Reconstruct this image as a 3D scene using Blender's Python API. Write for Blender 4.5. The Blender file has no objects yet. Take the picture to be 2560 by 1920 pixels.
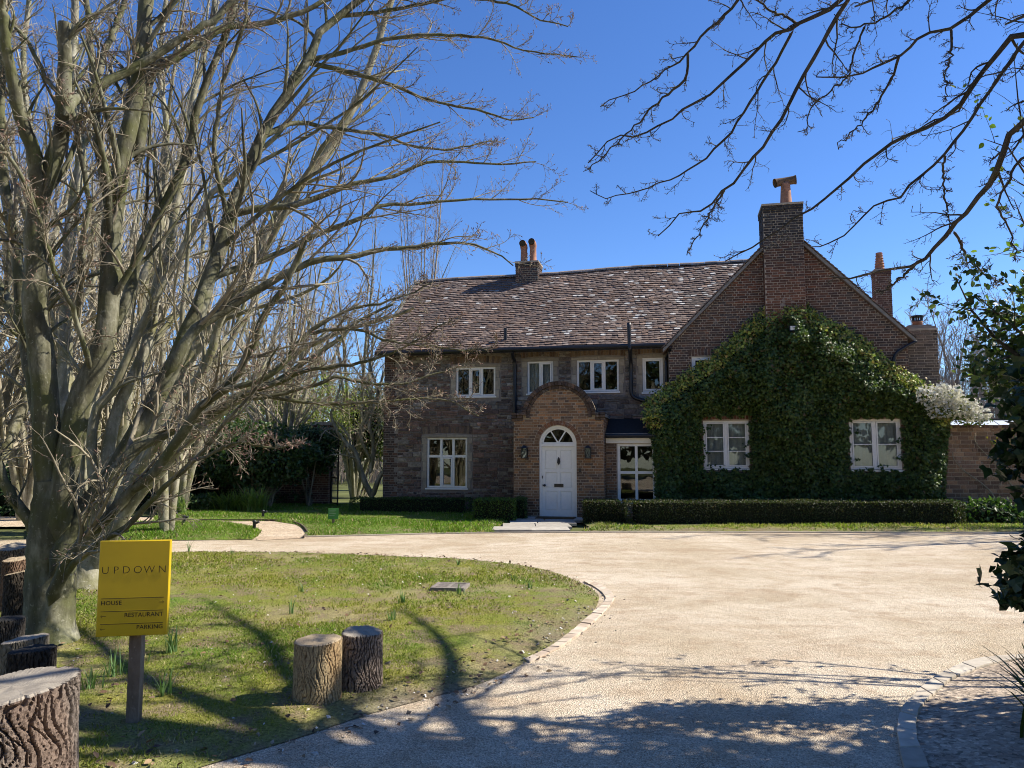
import bpy, math, random
import numpy as np
from mathutils import Vector, Matrix, geometry, noise

# ---------------------------------------------------------------- camera, sky, sun, exposure
S = bpy.context.scene
FPX, PITCH, EYE = 1923.0, math.atan(180 / 1923.0), 1.6      # focal length in px of the 2560 px photo
cam_d = bpy.data.cameras.new('camera'); cam_d.sensor_width = 36.0; cam_d.lens = 36.0 * FPX / 2560.0
cam_d.clip_start = 0.05; cam_d.clip_end = 3000
cam = bpy.data.objects.new('camera', cam_d); S.collection.objects.link(cam)
cam.location = (0, 0, EYE); cam.rotation_euler = (math.pi / 2 + PITCH, 0, 0); S.camera = cam

SUN_EL, SUN_AZ = math.radians(43), math.radians(8)          # azimuth from +X (the right) towards +Y (away)
SUNV = Vector((math.cos(SUN_EL) * math.cos(SUN_AZ), math.cos(SUN_EL) * math.sin(SUN_AZ), math.sin(SUN_EL)))
world = bpy.data.worlds.new('World'); S.world = world; world.use_nodes = True
wt = world.node_tree; bg = wt.nodes['Background']
sky = wt.nodes.new('ShaderNodeTexSky'); sky.sky_type = 'NISHITA'; sky.sun_disc = False
sky.sun_elevation = SUN_EL; sky.sun_rotation = math.pi / 2 - SUN_AZ
sky.altitude = 800; sky.air_density = 1.0; sky.dust_density = 0.15; sky.ozone_density = 6.0
hsv = wt.nodes.new('ShaderNodeHueSaturation'); hsv.inputs['Saturation'].default_value = 1.14; hsv.inputs['Hue'].default_value = 0.509
wt.links.new(sky.outputs[0], hsv.inputs['Color']); wt.links.new(hsv.outputs[0], bg.inputs[0])
bg.inputs[1].default_value = 0.104
sl = bpy.data.lights.new('sun', 'SUN'); sl.energy = 5.0; sl.angle = math.radians(0.53); sl.color = (1.0, 0.93, 0.82)
sun = bpy.data.objects.new('sun', sl); S.collection.objects.link(sun)
sun.rotation_euler = SUNV.to_track_quat('Z', 'Y').to_euler()
S.view_settings.view_transform = 'Standard'; S.view_settings.look = 'None'
S.view_settings.exposure = 0.9; S.view_settings.gamma = 1.0; S.view_settings.use_curve_mapping = False
S.render.engine = 'CYCLES'; S.cycles.pixel_filter_type = 'BLACKMAN_HARRIS'; S.cycles.filter_width = 1.0
S.cycles.use_denoising = True; S.cycles.max_bounces = 6; S.cycles.diffuse_bounces = 3; S.cycles.glossy_bounces = 2
S.cycles.transmission_bounces = 4; S.cycles.transparent_max_bounces = 8; S.cycles.sample_clamp_indirect = 4.0
S.cycles.caustics_reflective = False; S.cycles.caustics_refractive = False
S.cycles.use_adaptive_sampling = True; S.cycles.adaptive_threshold = 0.015

# ---------------------------------------------------------------- helpers: measuring
CP, SP = math.cos(PITCH), math.sin(PITCH)
D = 2560 / 2212.0
def ray(sx, sy):
    cx = (sx - 1280) / FPX; cy = (960 - sy) / FPX
    return cx, CP - cy * SP, SP + cy * CP
def at(sx, sy, Y):
    d = ray(sx, sy); t = Y / d[1]
    return np.array((d[0] * t, Y, EYE + d[2] * t))
def gnd(sx, sy, z=0.0):
    d = ray(sx, sy); t = (z - EYE) / d[2]
    return np.array((d[0] * t, d[1] * t, z))
def gd(x, y): return gnd(x * D, y * D)
def g2(x, y): return tuple(gnd(x * D, y * D)[:2])
YAW = math.radians(12)
EX = np.array((math.cos(YAW), -math.sin(YAW), 0)); EY = np.array((math.sin(YAW), math.cos(YAW), 0))
HO = np.array((-3.75, 22.5, 0.0))
def hl(x, y, b):
    """photo point (2212 px wide view) on the house plane at depth b -> (along, height)"""
    d = np.array(ray(x * D, y * D)); c = np.array((0, 0, EYE)) - HO
    t = (b - c @ EY) / (d @ EY)
    return c @ EX + t * (d @ EX), EYE + t * d[2]
def h2w(a, b, z): return HO + EX * a + EY * b + np.array((0, 0, z))

# ---------------------------------------------------------------- helpers: meshes
COL = S.collection
def mesh_np(name, V, Fs, tint=None, smooth=False):
    V = np.asarray(V, dtype=np.float32).reshape(-1, 3)
    me = bpy.data.meshes.new(name)
    me.vertices.add(len(V)); me.vertices.foreach_set('co', V.ravel())
    Fs = [np.asarray(f, dtype=np.int32) for f in Fs if len(f)]
    loops = np.concatenate([f.ravel() for f in Fs])
    tot = np.concatenate([np.full(len(f), f.shape[1], np.int32) for f in Fs])
    start = np.concatenate(([0], np.cumsum(tot)[:-1])).astype(np.int32)
    me.loops.add(len(loops)); me.loops.foreach_set('vertex_index', loops)
    me.polygons.add(len(tot)); me.polygons.foreach_set('loop_start', start)
    try: me.polygons.foreach_set('loop_total', tot)
    except Exception: pass
    me.polygons.foreach_set('use_smooth', np.full(len(tot), smooth, dtype=bool))
    if tint is not None:
        tint = np.asarray(tint, dtype=np.float32)
        if tint.ndim == 1: tint = np.tile(tint, (len(V), 1))
        rgba = np.ones((len(V), 4), np.float32); rgba[:, :3] = tint
        at_ = me.attributes.new('tint', 'FLOAT_COLOR', 'POINT'); at_.data.foreach_set('color', rgba.ravel())
    me.update(calc_edges=True); me.validate()
    return me
class MB:
    """collects shapes into one mesh"""
    def __init__(s): s.V = []; s.F = {}; s.T = []; s.n = 0
    def add(s, V, F, tint=(.5, .5, .5)):
        V = np.asarray(V, dtype=np.float64).reshape(-1, 3)
        if isinstance(F, np.ndarray): s.F.setdefault(F.shape[1], []).append(F + s.n)
        else:
            for f in F: s.F.setdefault(len(f), []).append(np.asarray(f, dtype=np.int64)[None] + s.n)
        t = np.asarray(tint, dtype=np.float64)
        s.T.append(np.tile(t, (len(V), 1)) if t.ndim == 1 else t)
        s.V.append(V); s.n += len(V); return s
    def box(s, x0, x1, y0, y1, z0, z1, tint=(.5, .5, .5)):
        V = [(x0, y0, z0), (x1, y0, z0), (x1, y1, z0), (x0, y1, z0), (x0, y0, z1), (x1, y0, z1), (x1, y1, z1), (x0, y1, z1)]
        return s.add(V, BOXF, tint)
    def tube(s, pts, r, sides=10, tint=(.5, .5, .5), caps=True):
        pts = np.asarray(pts, float); r = np.full(len(pts), r) if np.isscalar(r) else np.asarray(r, float)
        V, F = tubes(pts[None], r[None], sides)
        s.add(V, F, tint)
        if caps:
            n = len(pts); s.F.setdefault(sides, []).append(np.arange(sides)[None, ::-1] + s.n - n * sides)
            s.F.setdefault(sides, []).append(np.arange(sides)[None] + s.n - sides)
        return s
    def mesh(s, name, smooth=False):
        return mesh_np(name, np.concatenate(s.V), [np.concatenate(f) for f in s.F.values()], np.concatenate(s.T), smooth)
    def obj(s, name, mat, parent=None, smooth=False): return ob(name, s.mesh(name, smooth), mat, parent)
BOXF = [(0, 3, 2, 1), (4, 5, 6, 7), (0, 1, 5, 4), (1, 2, 6, 5), (2, 3, 7, 6), (3, 0, 4, 7)]
def ob(name, me, mat, parent=None):
    o = bpy.data.objects.new(name, me); COL.objects.link(o)
    if mat is not None and not me.materials: me.materials.append(mat)
    if parent is not None: o.parent = parent
    return o
def empty(name, loc=(0, 0, 0), rz=0):
    o = bpy.data.objects.new(name, None); COL.objects.link(o); o.location = loc; o.rotation_euler = (0, 0, rz); o.empty_display_size = .1
    return o
def tag(o, label=None, cat=None, group=None, kind=None):
    if label: o['label'] = label
    if cat: o['category'] = cat
    if group: o['group'] = group
    if kind: o['kind'] = kind
    return o
def tree_copy(root, loc, rz, sc):
    r = root.copy(); COL.objects.link(r); r.location = loc; r.rotation_euler = (0, 0, rz); r.scale = (sc, sc, sc)
    for ch in list(root.children):
        c = ch.copy(); COL.objects.link(c); c.parent = r
    return r
def unit(v): return v / np.maximum(np.linalg.norm(v, axis=-1, keepdims=True), 1e-9)
def tubes(P, R, sides):
    """P (N,Q,3) centre lines, R (N,Q) radii -> vertices, quads"""
    N, Q = P.shape[:2]
    T = np.empty_like(P); T[:, 1:-1] = P[:, 2:] - P[:, :-2]; T[:, 0] = P[:, 1] - P[:, 0]; T[:, -1] = P[:, -1] - P[:, -2]
    T = unit(T); mean = np.abs(unit(P[:, -1] - P[:, 0])); ref = np.zeros((N, 3)); ref[np.arange(N), mean.argmin(1)] = 1
    A = unit(np.cross(T, ref[:, None, :])); B = np.cross(T, A)
    th = np.arange(sides) * 2 * math.pi / sides
    V = P[:, :, None] + R[:, :, None, None] * (np.cos(th)[:, None] * A[:, :, None] + np.sin(th)[:, None] * B[:, :, None])
    i = np.arange(N)[:, None, None] * Q * sides + np.arange(Q - 1)[None, :, None] * sides
    k = np.arange(sides)[None, None]; k2 = (k + 1) % sides
    F = np.stack((i + k, i + k2, i + sides + k2, i + sides + k), -1).reshape(-1, 4)
    return V.reshape(-1, 3), F
LEAF = {
    'diamond': (np.array([(0, 0, 0), (.32, .45, .09), (0, 1, -.04), (-.32, .45, .09)]), np.array([(0, 1, 2), (0, 2, 3)])),
    'oval': (np.array([(0, 0, 0), (.26, .25, .07), (.3, .6, .06), (0, 1, -.08), (-.3, .6, .06), (-.26, .25, .07), (0, .45, 0)]),
             np.array([(0, 1, 6), (1, 2, 6), (2, 3, 6), (3, 4, 6), (4, 5, 6), (5, 0, 6)])),
    'ivy': (np.array([(0, .02, 0), (.3, -.06, .03), (.56, .3, -.05), (.27, .5, .04), (0, 1, -.1), (-.27, .5, .04), (-.56, .3, -.05), (-.3, -.06, .03), (0, .34, .07)]),
            np.array([(i, (i + 1) % 8, 8) for i in range(8)])),
    'blade': (np.array([(-.5, 0, 0), (.5, 0, 0), (.36, .55, .1), (-.36, .55, .1), (0, 1, .36)]), np.array([(0, 1, 2), (0, 2, 3), (3, 2, 4)])),
    'bud': (np.array([(0, 0, 0), (.14, .4, 0), (0, .4, .14), (-.14, .4, 0), (0, .4, -.14), (0, 1, .05)]),
            np.array([(0, 1, 2), (0, 2, 3), (0, 3, 4), (0, 4, 1), (5, 2, 1), (5, 3, 2), (5, 4, 3), (5, 1, 4)])),
}
def scatter(kind, pos, ydir, nrm, size, tint, wid=1.0):
    """leaf shapes: pos (N,3), ydir along the leaf, nrm its face, size (N,), tint (N,3)"""
    TV, TF = LEAF[kind]; N = len(pos)
    y = unit(ydir); x = unit(np.cross(y, nrm)); z = np.cross(x, y)
    size = np.broadcast_to(size, (N,)); w = np.broadcast_to(wid, (N,)) * size
    V = pos[:, None] + TV[None, :, 0, None] * x[:, None] * w[:, None, None] + (TV[None, :, 1, None] * y[:, None] + TV[None, :, 2, None] * z[:, None]) * size[:, None, None]
    F = (np.arange(N)[:, None, None] * len(TV) + TF[None]).reshape(-1, TF.shape[1])
    return V.reshape(-1, 3), F, np.repeat(tint, len(TV), axis=0)
def rv(rng, n): return unit(rng.normal(size=(n, 3)))
def palette(rng, n, cols, jit=.2):
    c = np.asarray(cols, float)[rng.integers(0, len(cols), n)]
    return c * rng.uniform(1 - jit, 1 + jit, (n, 1))

# ---------------------------------------------------------------- helpers: materials
class NT:
    def __init__(s, name):
        s.m = bpy.data.materials.new(name); s.m.use_nodes = True; s.t = s.m.node_tree; s.b = s.t.nodes['Principled BSDF']; s.out = s.t.nodes['Material Output']
    def n(s, typ, **kw):
        n = s.t.nodes.new('ShaderNode' + typ)
        for k, v in kw.items():
            if k[0] == '_': setattr(n, k[1:], v)
            else: s.set(n, k, v)
        return n
    def set(s, n, k, v):
        i = n.inputs[int(k[1:])] if k[0] == 'i' and k[1:].isdigit() else n.inputs[k.replace('_', ' ')]
        if isinstance(v, bpy.types.NodeSocket): s.t.links.new(v, i)
        elif isinstance(v, bpy.types.Node): s.t.links.new(v.outputs[0], i)
        else: i.default_value = (*v, 1) if isinstance(v, tuple) and len(v) == 3 and i.type == 'RGBA' else v
    def noise(s, scale, detail=4, rough=.55, vec=None, dist=0):
        n = s.n('TexNoise', Scale=scale, Detail=detail, Roughness=rough, Distortion=dist); s.set(n, 'Vector', vec if vec is not None else s.coord()); return n.outputs[0]
    def coord(s):
        if not hasattr(s, 'c'): s.c = s.n('TexCoord')
        return s.c.outputs['Object']
    def ramp(s, f, stops, interp='LINEAR'):
        n = s.n('ValToRGB', Fac=f); e = n.color_ramp.elements; n.color_ramp.interpolation = interp
        while len(e) < len(stops): e.new(.5)
        for q, (p, c) in zip(e, stops): q.position = p; q.color = (*c, 1) if isinstance(c, tuple) else (c, c, c, 1)
        return n.outputs[0]
    def mix(s, f, a, b, mode='MIX'):
        n = s.n('MixRGB', _blend_type=mode, Fac=f, Color1=a, Color2=b); return n.outputs[0]
    def math(s, op, a, b): return s.n('Math', _operation=op, i0=a, i1=b).outputs[0]
    def bump(s, h, strength=.3, dist=.01, prev=None):
        n = s.n('Bump', Strength=strength, Distance=dist, Height=h)
        if prev is not None: s.set(n, 'Normal', prev)
        return n.outputs[0]
    def done(s, color=None, rough=.8, normal=None, spec=.3, metal=0.0):
        if color is not None: s.set(s.b, 'Base_Color', color)
        s.set(s.b, 'Roughness', rough); s.b.inputs['Specular IOR Level'].default_value = spec; s.b.inputs['Metallic'].default_value = metal
        if normal is not None: s.set(s.b, 'Normal', normal)
        return s.m
def tinted(name, rough=.85, nscale=25, amt=.5, bump=.4, bdist=.006, spec=.25, blot=None):
    s = NT(name); t = s.n('Attribute', _attribute_name='tint').outputs[0]
    f = s.noise(nscale, 5, .6); c = s.mix(1.0, t, s.ramp(f, [(.25, 1 - amt), (.75, 1 + amt)]), 'MULTIPLY')
    if blot: c = s.mix(s.ramp(s.noise(blot[0], 4, .65), [(blot[1], 0.0), (blot[1] + .08, 1.0)]), c, s.mix(.6, c, blot[2]))
    return s.done(c, rough, s.bump(s.noise(nscale * 3, 5, .65), bump, bdist), spec)
def leafy(name, rough=.45, transl=.3, spec=.5, tc=(1.5, 1.7, .7)):
    s = NT(name); t = s.n('Attribute', _attribute_name='tint').outputs[0]
    s.done(t, rough, None, spec)
    tr = s.n('BsdfTranslucent', Color=s.mix(1.0, t, tc, 'MULTIPLY'))
    m = s.n('MixShader', Fac=transl, i1=s.b.outputs[0], i2=tr.outputs[0]); s.t.links.new(m.outputs[0], s.out.inputs[0])
    return s.m
def plain(name, color, rough=.5, spec=.4, var=.08, vs=14, bump=.05, metal=0.0):
    s = NT(name); f = s.noise(vs, 5, .6)
    c = s.mix(1.0, color, s.ramp(f, [(.3, 1 - var), (.7, 1 + var)]), 'MULTIPLY')
    return s.done(c, rough, s.bump(s.noise(vs * 6, 4), bump, .004), spec, metal)

MT = {}
MT['brick'] = tinted('brick_material', .9, 30, .35, .5, .004, blot=(6, .62, (.30, .28, .24)))
MT['stone'] = tinted('stone_material', .92, 16, .5, .7, .012, blot=(9, .66, (.34, .33, .30)))
MT['tile'] = tinted('roof_tile_material', .9, 22, .4, .4, .004)
MT['leaf'] = leafy('leaf_material', .5, .28, .3)
MT['ivyleaf'] = leafy('ivy_leaf_material', .42, .22, .35)
MT['grass'] = leafy('grass_material', .6, .35, .2)
MT['petal'] = leafy('petal_material', .7, .25, .2, (1.0, 1.0, .92))
MT['dead'] = tinted('dry_leaf_material', .8, 40, .3, .2)
MT['white'] = plain('white_paint', (.80, .775, .70), .42, .4, .04)
MT['black'] = plain('black_paint', (.012, .012, .014), .35, .5, .2)
MT['lead'] = plain('dark_lead', (.028, .027, .027), .75, .25, .25)
MT['iron'] = plain('wrought_iron', (.015, .014, .013), .6, .4, .3)
MT['mortar'] = plain('lime_mortar', (.36, .30, .225), .95, .1, .25, 8, .5)
MT['mortar2'] = plain('grey_mortar', (.22, .19, .16), .95, .1, .3, 5, .6)
MT['dress'] = tinted('dressed_stone', .9, 9, .25, .4, .006)
MT['oldclay'] = plain('mossy_clay', (.13, .085, .055), .9, .15, .4, 9, .3)
MT['clay'] = plain('terracotta_pot', (.30, .145, .085), .8, .25, .3, 9, .2)
MT['curtain'] = plain('net_curtain', (.62, .62, .60), .9, .1, .05)
MT['room'] = plain('room_interior', (.07, .045, .035), .9, .1, .4, 2)
MT['brown'] = plain('coir_mat', (.10, .065, .035), .95, .1, .3, 60, .8)
MT['green'] = plain('green_sign_paint', (.06, .22, .05), .5, .4, .1)
MT['board'] = plain('weathered_board', (.20, .19, .17), .85, .2, .3, 12, .4)
MT['core'] = plain('dark_foliage_core', (.018, .022, .012), .95, .1, .5, 20, .6)  # near-black filler colour, stands in for shade between the leaves
def glass(name, fac):
    s = NT(name); tr = s.n('BsdfTransparent', Color=(.80, .83, .82)); gl = s.n('BsdfGlossy', Roughness=.012, Color=(1, 1, 1))
    wob = s.bump(s.noise(2.2, 2), .05, .02); s.set(gl, 'Normal', wob)
    fr = s.n('Fresnel', IOR=1.5); k = s.math('ADD', s.math('MULTIPLY', fr, 1.0), fac)
    m = s.n('MixShader', Fac=k, i1=tr.outputs[0], i2=gl.outputs[0]); s.t.links.new(m.outputs[0], s.out.inputs[0]); return s.m
MT['glass'] = glass('window_glass', .012)
def bark_mat(name, dark, mid, pale, moss, mossy=.5, furrow=False):
    s = NT(name); co = s.coord()
    mp = s.n('Mapping', Vector=co); mp.inputs['Scale'].default_value = (1, 1, .35)
    f = s.noise(7, 6, .65, mp.outputs[0]); c = s.ramp(f, [(.28, dark), (.5, mid), (.72, pale)])
    c = s.mix(s.ramp(s.noise(3.1, 4, .6), [(.55 - mossy * .25, 0.0), (.75 - mossy * .2, .85)]), c, moss)
    c = s.mix(s.ramp(s.noise(26, 3, .6), [(.62, 0.0), (.68, .6)]), c, pale)
    b = s.bump(s.noise(30, 5, .7, mp.outputs[0]), .35, .01)
    b = s.bump(s.noise(9, 3, .6), .4, .03, b)
    return s.done(c, .85, b, .2)
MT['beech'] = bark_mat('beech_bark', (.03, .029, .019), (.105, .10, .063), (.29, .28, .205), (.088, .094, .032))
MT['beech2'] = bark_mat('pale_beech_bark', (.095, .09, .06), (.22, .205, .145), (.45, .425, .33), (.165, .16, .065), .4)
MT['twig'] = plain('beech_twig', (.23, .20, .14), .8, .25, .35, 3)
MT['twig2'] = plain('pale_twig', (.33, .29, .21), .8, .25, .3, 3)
MT['darkbark'] = bark_mat('dark_bark', (.030, .026, .022), (.06, .052, .042), (.11, .095, .075), (.06, .06, .03), .2)
MT['farbark'] = plain('far_tree_bark', (.27, .225, .185), .9, .1, .25, 1)
MT['bud'] = tinted('bud_material', .7, 40, .2, .1)
# ---------------------------------------------------------------- ground, drive, lawns
def fnoise(x, y, sc, seed):
    r = np.random.default_rng(seed); o = np.zeros_like(x)
    for k in range(9):
        th = r.uniform(0, 6.28); f = sc * r.uniform(.5, 2.2); o += np.sin((x * math.cos(th) + y * math.sin(th)) * f + r.uniform(0, 6.28))
    return o / 4.2
def inside(poly, x, y):
    p = np.asarray(poly)[:, :2]; q = np.roll(p, -1, 0); r = np.zeros(len(x), bool)
    for (x0, y0), (x1, y1) in zip(p, q):
        c = (y0 > y) != (y1 > y)
        r ^= c & (x < (x1 - x0) * (y - y0) / (y1 - y0 + 1e-12) + x0)
    return r
def dist_edge(poly, x, y):
    p = np.asarray(poly)[:, :2]; q = np.roll(p, -1, 0); d = np.full(len(x), 1e9)
    for a, b in zip(p, q):
        e = b - a; t = np.clip(((x - a[0]) * e[0] + (y - a[1]) * e[1]) / (e @ e + 1e-12), 0, 1)
        d = np.minimum(d, np.hypot(x - a[0] - t * e[0], y - a[1] - t * e[1]))
    return d
def densify(poly, step):
    p = np.asarray(poly)[:, :2]; out = []
    for a, b in zip(p, np.roll(p, -1, 0)):
        n = max(1, int(np.linalg.norm(b - a) / step)); out += [a + (b - a) * k / n for k in range(n)]
    return np.array(out)
def smooth_line(pts, n):
    p = np.asarray(pts, float); k = len(p); p = np.vstack((2 * p[0] - p[1], p, 2 * p[-1] - p[-2])); t = np.linspace(0, k - 1 - 1e-6, n); i = t.astype(int); f = (t - i)[:, None]
    a, b, c, d = p[i], p[i + 1], p[i + 2], p[i + 3]
    return .5 * (2 * b + (c - a) * f + (2 * a - 5 * b + 4 * c - d) * f ** 2 + (3 * b - a - 3 * c + d) * f ** 3)
def sheet(name, poly, zf, step, mat, tintf=None, parent=None):
    out = densify(poly, step); lo, hi = out.min(0), out.max(0); r = np.random.default_rng(5)
    gx, gy = np.meshgrid(np.arange(lo[0], hi[0], step), np.arange(lo[1], hi[1], step)); gx = gx.ravel() + r.uniform(-.2, .2, gx.size) * step; gy = gy.ravel() + r.uniform(-.2, .2, gy.size) * step
    k = inside(out, gx, gy) & (dist_edge(poly, gx, gy) > step * .4)
    pts = [Vector(v) for v in out] + [Vector(v) for v in zip(gx[k], gy[k])]
    vs, _, fs, *_ = geometry.delaunay_2d_cdt(pts, [], [list(range(len(out)))], 1, 1e-5)
    xy = np.array([v[:] for v in vs]); d = dist_edge(poly, xy[:, 0], xy[:, 1])
    V = np.column_stack((xy, zf(xy[:, 0], xy[:, 1], d)))
    F = [f if (xy[f[1]] - xy[f[0]])[0] * (xy[f[2]] - xy[f[0]])[1] - (xy[f[1]] - xy[f[0]])[1] * (xy[f[2]] - xy[f[0]])[0] > 0 else f[::-1] for f in fs]
    return ob(name, mesh_np(name, V, [np.array(F)], tintf(xy[:, 0], xy[:, 1], d) if tintf else (.1, .1, .05), True), mat, parent)

def gravel_mat(name, c0, c1, c2, grain=95.0):
    s = NT(name); co = s.coord()
    big = s.noise(.55, 4, .6); mid = s.noise(3.0, 5, .65); fine = s.noise(55, 3, .7)
    c = s.mix(s.ramp(big, [(.38, 0.0), (.62, 1.0)]), c0, c1)
    c = s.mix(s.ramp(mid, [(.48, 0.0), (.72, .7)]), c, c2); w = s.n('Mapping', Vector=co); w.inputs['Scale'].default_value = (.35, 1.1, 1); c = s.mix(s.ramp(s.noise(.8, 5, .7, w.outputs[0], 1.2), [(.50, 0.0), (.66, .55)]), c, c2)
    v = s.n('TexVoronoi', Scale=grain, Vector=co); vc = s.n('SeparateColor', i0=v.outputs['Color']).outputs[0]
    c = s.mix(1.0, c, s.ramp(vc, [(0.0, .45), (.25, .85), (.75, 1.12), (1.0, 1.5)]), 'MULTIPLY')
    c = s.mix(1.0, c, s.ramp(fine, [(.25, .75), (.75, 1.25)]), 'MULTIPLY')
    b = s.bump(v.outputs['Distance'], .9, .008); b = s.bump(fine, .5, .01, b); b = s.bump(mid, .35, .05, b)
    return s.done(c, .9, b, .15)
MT['gravel'] = gravel_mat('bound_gravel', (.47, .385, .27), (.60, .515, .395), (.36, .26, .165), 150)
MT['pathgravel'] = gravel_mat('path_gravel', (.46, .36, .25), (.50, .41, .30), (.36, .27, .18), 45)
MT['soil'] = gravel_mat('bare_soil', (.33, .265, .20), (.42, .35, .27), (.18, .135, .10), 40)
def lawn_mat(name):
    s = NT(name); t = s.n('Attribute', _attribute_name='tint').outputs[0]
    c = s.mix(s.ramp(s.noise(2.6, 6, .7), [(.48, 0.0), (.60, .9)]), t, (.20, .155, .095))
    c = s.mix(1.0, c, s.ramp(s.noise(45, 5, .75), [(.3, .35), (.7, 1.7)]), 'MULTIPLY')
    return s.done(c, .95, s.bump(s.noise(60, 4, .7), .9, .02), .1)
MT['lawn'] = lawn_mat('lawn_turf')

ground = sheet('ground', [(-260, -60), (260, -60), (260, 420), (-260, 420)], lambda x, y, d: np.full(len(x), -.06), 40, plain('meadow_ground', (.10, .11, .04), .95, .1, .4, .4))
tag(ground, 'wide grassy ground under the garden and woods', 'ground', kind='structure')
drive = sheet('drive', [(-45, -14), (45, -14), (45, 16.25), (3, 16.42), (-.2, 16.42), (-4.2, 15.6), (-10, 15.0), (-45, 14.2)],
              lambda x, y, d: -.004 + .004 * fnoise(x, y, .7, 3) * np.clip(d, 0, 1), .6, MT['gravel'])
tag(drive, 'pale gravel drive curving round the lawn', 'drive', kind='structure')
path = sheet('path', [g2(555, 1168), g2(660, 1162), g2(672, 1150), g2(648, 1130), g2(600, 1122), (-7.4, 20.2), (-14, 20.6), (-14, 17.6), g2(330, 1137), g2(480, 1133), g2(548, 1139)],
             lambda x, y, d: np.full(len(x), .004), .5, MT['pathgravel'])
tag(path, 'golden gravel path leading off to the trees', 'path', kind='structure')

GREEN, MOSS, STRAW = np.array((.10, .17, .024)), np.array((.215, .205, .045)), np.array((.30, .245, .14))
def lawn_tint(near):
    def f(x, y, d):
        m = np.clip(.5 + .35 * fnoise(x, y, 1.6, 11) + .3 * fnoise(x, y, 9, 31) + near * .18, 0, 1)[:, None]; b = np.clip((.4 * fnoise(x, y, 5.5, 12) + .25 * fnoise(x, y, 1.1, 19) + .3 * fnoise(x, y, 14, 33)) * near, 0, .7)[:, None]
        c = GREEN * (1 - m) + MOSS * m * near + (1 - near) * m * np.array((.12, .20, .025)); c = c * (1 - b) + STRAW * b
        e = (np.clip(1.15 - d / .5, 0, 1) * near)[:, None] * np.clip(.55 + .6 * fnoise(x, y, 5, 14), 0, 1)[:, None]
        return c * (1 - e) + np.array((.19, .16, .12)) * e
    return f
isl_front = [gd(*p)[:2] for p in [(365, 1193), (600, 1193), (800, 1200), (1000, 1208), (1150, 1225), (1240, 1252), (1288, 1280), (1292, 1300), (1280, 1322), (1230, 1367), (1150, 1422), (1050, 1472), (950, 1502), (800, 1542), (650, 1592), (450, 1652)]]
isl_front = smooth_line(isl_front, 60)
ISL = np.vstack((isl_front, [(-2.3, 3.3), (-4, 2.3), (-15, 2.0), (-15, 12.6), (-9, 13.0)]))
zi = lambda x, y, d: .002 + .038 * np.clip(d / .35, 0, 1) + .02 * fnoise(x, y, 1.1, 4) * np.clip(d, 0, 1)
lawn = sheet('lawn', ISL, zi, .18, MT['lawn'], lawn_tint(1.0)); tag(lawn, 'mossy lawn island beside the curving drive', 'lawn', kind='structure')
LB = [gd(*p)[:2] for p in [(200, 1133), (365, 1131), (480, 1131), (545, 1139), (562, 1147), (560, 1155), (546, 1166), (365, 1168), (150, 1171), (60, 1171), (60, 1140)]]
LC = [gd(*p)[:2] for p in [(657, 1159), (664, 1150), (640, 1134), (590, 1126), (470, 1127), (330, 1125)]] + [(-10.2, 22.5), (-9, 25), (-3.4, 25.2), (-3.6, 22.4), (-1, 21.8), (.3, 20.9), (.15, 19.5), (-.25, 18.0), (-.4, 17.2), tuple(gd(1066, 1151)[:2])]
LR = [tuple(gd(1250, 1150)[:2]), (1.75, 17.6), (1.6, 19.6), (12.5, 18.9), (12.5, 16.35), (6, 16.52)]
zl = lambda x, y, d: .008 + .05 * np.clip(d / .3, 0, 1) + .015 * fnoise(x, y, .8, 6) * np.clip(d, 0, 1)
for nm, P, lab in (('lawn', LB, 'small lawn strip between drive and golden path'), ('lawn', LC, 'green lawn stretching from drive to stone front wall'), ('lawn', LR, 'thin grass verge below the long hedge')):
    tag(sheet(nm, P, zl, .3, MT['lawn'], lawn_tint(.25 if P is not LR else .9)), lab, 'lawn', kind='structure')

def blades(name, poly, zf, box, dens, h, w, near, seed, label, keep=None):
    r = np.random.default_rng(seed); x0, x1, y0, y1 = box; n = int((x1 - x0) * (y1 - y0) * dens)
    x, y = r.uniform(x0, x1, n), r.uniform(y0, y1, n)
    k = inside(poly, x, y) & (np.abs(x) < .70 * y + .4)
    x, y = x[k], y[k]; d = dist_edge(poly, x, y)
    m = np.clip(.5 + .35 * fnoise(x, y, 1.6, 11) + near * .18, 0, 1); bare = .4 * fnoise(x, y, 5.5, 12) + .22 * fnoise(x, y, 1.1, 19) + .4 * fnoise(x, y, 14, 33)
    k = r.uniform(size=len(x)) < np.where(near > .5, np.clip(1.0 - 1.7 * np.clip(bare, 0, 1), .04, 1), 1)
    if near > .5: k &= r.uniform(size=len(x)) < np.clip(.15 + d / .45 + .35 * fnoise(x, y, 5, 14) * -1, .05, 1)
    x, y, d, m = x[k], y[k], d[k], m[k]; n = len(x)
    pos = np.column_stack((x, y, zf(x, y, d) - .004)); yd = rv(r, n) * .75; yd[:, 2] = r.uniform(.45, 1.1, n)
    tuft = np.clip(1 + .55 * fnoise(x, y, 2.2, 21), .5, 1.9)
    c = lawn_tint(near)(x, y, d) * r.uniform(.6, 1.45, (n, 1)) * np.array((1.0, 1.08, .9))
    dry = r.uniform(size=n) < .10 + .12 * near; c[dry] = STRAW * r.uniform(.8, 1.5, (dry.sum(), 1))
    V, F, T = scatter('blade', pos, yd, rv(r, n), h * r.uniform(.5, 1.5, n) * tuft, c, w / h)
    o = ob(name, mesh_np(name, V, [F], T), MT['grass']); tag(o, label, 'grass', kind='stuff'); return o
blades('grass', ISL, zi, (-7, 1.2, 3.6, 8.0), 4200, .021, .0052, 1.0, 21, 'short mossy grass on the near lawn island')
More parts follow.
